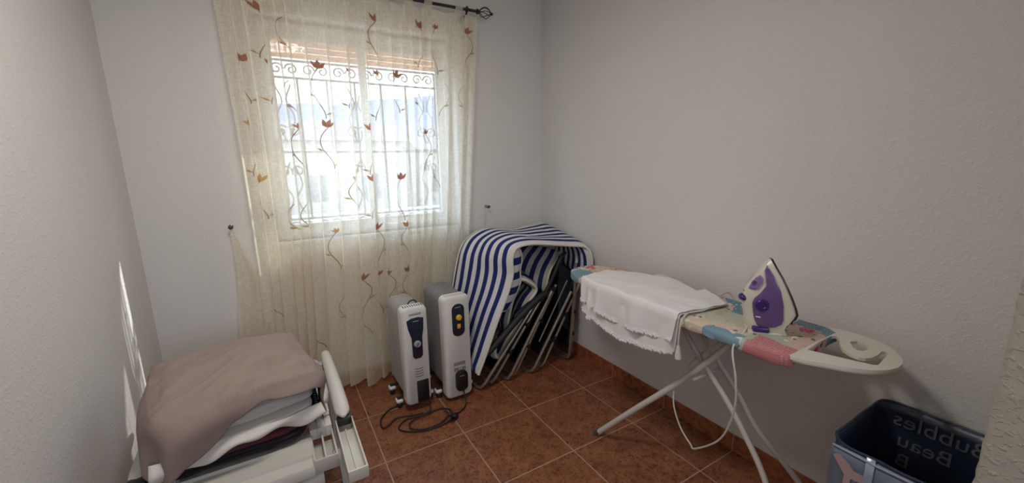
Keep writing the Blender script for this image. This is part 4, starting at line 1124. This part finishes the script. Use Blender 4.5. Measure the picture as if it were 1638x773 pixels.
def side_patch(poly, off, m, name, parent, both=True):
    bm = B(); poly = [Vector(p) for p in poly]
    dense = []
    for k in range(len(poly)):
        a, b = poly[k], poly[(k+1) % len(poly)]
        for j in range(3): dense.append(a.lerp(b, j/3))
    c = sum(dense, Vector((0, 0)))/len(dense)
    for s in ((1, -1) if both else (-1,)):
        prev = None
        for q, o_ in ((1.0, -.003), (1.0, off*.6), (.94, off), (.65, off), (.35, off), (.02, off)):
            rg = []
            for p in dense:
                v = c.lerp(p, q); rg.append(bm.verts.new(IP(v.x, v.y, s*(halfw(v.x, v.y)+o_))))
            if prev:
                for k in range(len(rg)): bm.faces.new((prev[k], prev[(k+1) % len(rg)], rg[(k+1) % len(rg)], rg[k]))
            prev = rg
        bm.faces.new(prev)
    bmesh.ops.recalc_face_normals(bm, faces=bm.faces)
    return build(name, bm, m, parent, True, 60)
tank = side_patch([(236, 92), (290, 180), (338, 290), (370, 420), (382, 540), (372, 590), (330, 625), (265, 642), (205, 630), (178, 580), (160, 500), (150, 430), (162, 385), (205, 330), (240, 262), (250, 205), (238, 165), (220, 140)], .004, M_purple, 'water_tank', ir)
# which side faces the camera
sgn = -1 if IP(220, 440, -.05).x < IP(220, 440, .05).x else 1
hp = side_patch([(190, 178), (212, 205), (210, 240), (185, 290), (160, 310), (112, 305), (130, 262), (160, 210)], .0045, M_mauve, 'handle_grip', ir)
def disc(px, py, r0, h, m, name, parent, out):
    bm = B(); c = IP(px, py, sgn*(halfw(px, py)+out)); nrm = wd_*sgn
    Mx = frame_m(c, nd, Vector((0, 0, 1))); 
    if (Mx.to_3x3() @ Vector((0, 0, 1))).dot(nrm) < 0: Mx = frame_m(c, -nd, Vector((0, 0, 1)))
    lathe(bm, [(r0, -.004), (r0, h*.6), (r0*.86, h), (r0*.5, h), (r0*.42, h*.75), (.001, h*.75)], Mx, 24); return build(name, bm, m, parent)
disc(222, 437, .0215, .007, M_dpurple, 'spray_dial', tank, .003)
disc(153, 253, .0092, .004, M_purple, 'steam_button', hp, .003)
for (px, py, r, nm) in ((205, 265, .006, 'steam_button'), (88, 402, .014, 'steam_trigger'), (108, 347, .008, 'spray_button')):
    bm = B(); bmesh.ops.create_uvsphere(bm, u_segments=14, v_segments=8, radius=r, matrix=Matrix.Translation(IP(px, py, 0)) @ Matrix.Rotation(math.atan2(nd.y, nd.x), 4, 'Z') @ Matrix.Diagonal((1.1, 1.6, .95, 1))); build(nm, bm, M_dpurple, ir)
# soleplate
bm = B(); rings = []
for py in (575, 555, 530, 490, 430, 350, 270, 180, 120, 80, 52, 40):
    xr = lerpT(RIGHT, max(44, min(560, py)))+2; h = max(.02, min(1, (py-36)/455)); w = .056*math.sqrt(max(.004, 1-(1-h)**2.1)) if py < 540 else .050
    rings.append([IP(xr-4, py, w), IP(xr+12, py, w*.97), IP(xr+14, py, 0), IP(xr+12, py, -w*.97), IP(xr-4, py, -w), IP(xr-6, py, 0)])
loft(bm, rings); build('soleplate', bm, M_sole, ir, True, 50)
bm = B(); box(bm, (-.030, -.040, 0), (.075, .040, .008), .003); bmesh.ops.transform(bm, matrix=frame_m(IP(210, 704, 0), nd, wd_), verts=bm.verts); build('heel', bm, M_ivory, ir)
bm = B(); box(bm, (-.022, -.044, .001), (.030, .044, .020), .005); bmesh.ops.transform(bm, matrix=frame_m(IP(222, 690, 0), nd, wd_), verts=bm.verts); build('heel_insert', bm, M_dpurple, ir)
bm = B(); box(bm, (-.011, -.0018, -.0005), (.011, .0018, .0008), .0004); c = IP(208, 549, sgn*(halfw(208, 549)+.0042)); bmesh.ops.transform(bm, matrix=frame_m(c, nd+Vector((0, 0, -.1)), Vector((0, 0, 1))), verts=bm.verts); build('white_mark', bm, mat('white_print', (.8, .8, .82), .4), tank)
M_cord = mat('cream_woven_cord', (.60, .56, .50), .8, bump=.8, bs=500, bd=.002)
st = IP(150, 672, 0)
bm = B()
P = catmull([st, st+Vector((-.045, -.012, -.012)), (.175, -1.045, .765), (.160, -1.075, .66), (.175, -1.070, .53), (.21, -1.01, .37), (.235, -.90, .245), (.25, -.865, .238), (.27, -.795, .275), (.285, -.745, .36), (.30, -.748, .47), (.36, -.80, .58), (.45, -.85, .66), (.56, -.84, .71), (.605, -.80, .76), (.60, -.77, .808), (.565, -.765, .815), (.46, -.785, .811), (.345, -.802, .811), (.235, -.822, .812), (.172, -.838, .798), (.160, -.840, .74), (.163, -.838, .685)], 8)
tube(bm, P, .0034, 8)
build('power_cord', bm, M_cord, ir)
bm = B(); tube(bm, [(.163, -.838, .695), (.164, -.839, .660), (.166, -.840, .640)], [.006, .012, .013], 12)
pl = build('plug', bm, M_rest, ir)
bm = B()
for dy in (-.008, .008): tube(bm, [(.166, -.840+dy, .642), (.168, -.840+dy, .620)], .0024, 8)
build('plug_pin', bm, M_silver, pl)

# ------------------------------------------------------------------ laundry bin
def basket_mat(name, col, alpha_rough=.35):
    return mat(name, col, alpha_rough, var=.25, vs=9, bump=.5, bs=18, bd=.01)
M_bin = basket_mat('dark_blue_plastic_fabric', (.022, .034, .065)); M_binb = basket_mat('grey_blue_plastic_panel', (.12, .145, .20)); M_clear = basket_mat('pale_plastic_band', (.26, .30, .38), .2)
M_let = mat('grey_printed_letters', (.17, .17, .18), .5); M_pink = mat('faded_pink_print', (.36, .25, .24), .5)
bk = thing('laundry_bin', 'dark blue rectangular laundry bin with bubble lettering in the right corner', 'laundry bin', (.44, -1.48, 0))
X0, X1, Y0, Y1, ZR = .235, .640, -1.612, -1.330, .575
def bin_ring(z, ins, seed=0):
    out = []
    for (x, y) in rrect(X0+ins, Y0+ins, X1-ins, Y1-ins, .055, 6):
        out.append((x, y, z))
    R_ = []
    for k in range(len(out)):
        a = Vector(out[k]); b = Vector(out[(k+1) % len(out)]); m_ = max(1, int((b-a).length/.02))
        for j in range(m_):
            p = a.lerp(b, j/m_); d = .006*fbm((p.x, p.y, p.z), 12, seed); c = Vector(((X0+X1)/2, (Y0+Y1)/2, p.z)); q = p+(c-p).normalized()*abs(d)
            R_.append(q)
    return R_
bm = B(); rings = [bin_ring(0.003, .02)]+[bin_ring(ZR*k/16, .012*(1-k/16)) for k in range(1, 17)]
loft(bm, rings, False)
bm.faces.new([v for v in sorted(bm.verts, key=lambda v: v.index)][:len(rings[0])][::-1]) if False else None
o = build('bin_wall', bm, M_bin, bk, True, 70); solid(o, .003, -1)
bm = B(); prism(bm, rrect(X0+.02, Y0+.02, X1-.02, Y1-.02, .05, 6), Matrix.Translation((0, 0, .002)), .004); build('bin_base', bm, M_bin, bk)
bm = B(); rg = bin_ring(ZR, 0)
tube(bm, [(p.x, p.y, p.z+.004*fbm(p, 20, 4)) for p in rg], .0042, 8, True); build('rim', bm, M_bin, bk)
# grey-blue printed inner panel on the near side, seen over the rim, with its bands
bm = B(); V = []
for j in range(9):
    z = ZR-.006-.36*j/8; V.append([bm.verts.new((X0+.010+.004*math.sin(i*.8+j*.5), Y1-.055-(Y1-Y0-.09)*i/14, z)) for i in range(15)])
# printed letters, mirrored because they are read through the plastic from inside
def letter(txt, size, cx, cz, ang=0):
    Mx = Matrix.Translation((X1-.010, cx, cz)) @ Matrix.Rotation(ang, 4, 'X') @ Matrix(((0, 0, -1, 0), (1, 0, 0, 0), (0, 1, 0, 0), (0, 0, 0, 1)))
    return text_mesh(txt, size, Mx, M_let, 'printed_lettering', bk, .0006)
bm.free()
letter('Bubbles', .072, -1.480, .522, .0); letter('Beau', .070, -1.455, .450, .0); letter('B', .07, -1.41, .375, .0)
# front flap panel outside with duck-foot print
def outplane(x0, name, m, ya, yb, za, zb, parent, bulge=.004):
    bm = B(); V = []
    for j in range(9):
        V.append([bm.verts.new((x0-bulge*math.sin(PI*j/8)*math.sin(PI*i/10), ya+(yb-ya)*i/10, za+(zb-za)*j/8)) for i in range(11)])
    for j in range(8):
        for i in range(10): bm.faces.new((V[j][i], V[j][i+1], V[j+1][i+1], V[j+1][i]))
    o = build(name, bm, m, parent); solid(o, .003); return o
pnl = outplane(X0-.004, 'side_panel', M_binb, Y1-.012, Y0+.05, .10, ZR-.006, bk)
outplane(X0-.0095, 'clear_band', M_clear, -1.425, -1.445, .08, ZR+.004, bk, .003)
bm = B()
foot = [(-.055, .055), (-.035, .068), (.0, .050), (.02, .03), (.055, .03), (.075, .0), (.045, .0), (.015, -.005), (.012, -.07), (-.012, -.07), (-.008, .0), (-.03, .025)]
Mx = Matrix.Translation((X0-.010, -1.388, .49)) @ Matrix(((0, 0, -1, 0), (-1, 0, 0, 0), (0, 1, 0, 0), (0, 0, 0, 1)))
prism(bm, [(x*.7, y*.85) for x, y in foot], Mx, .001); build('pink_print', bm, M_pink, pnl, False)
bm = B(); tube(bm, [(X0-.008, Y1-.014, ZR-.008), (X0-.010, -1.45, ZR-.010), (X0-.008, Y0+.05, ZR-.008)], .004, 6); build('panel_binding', bm, M_clear, pnl)
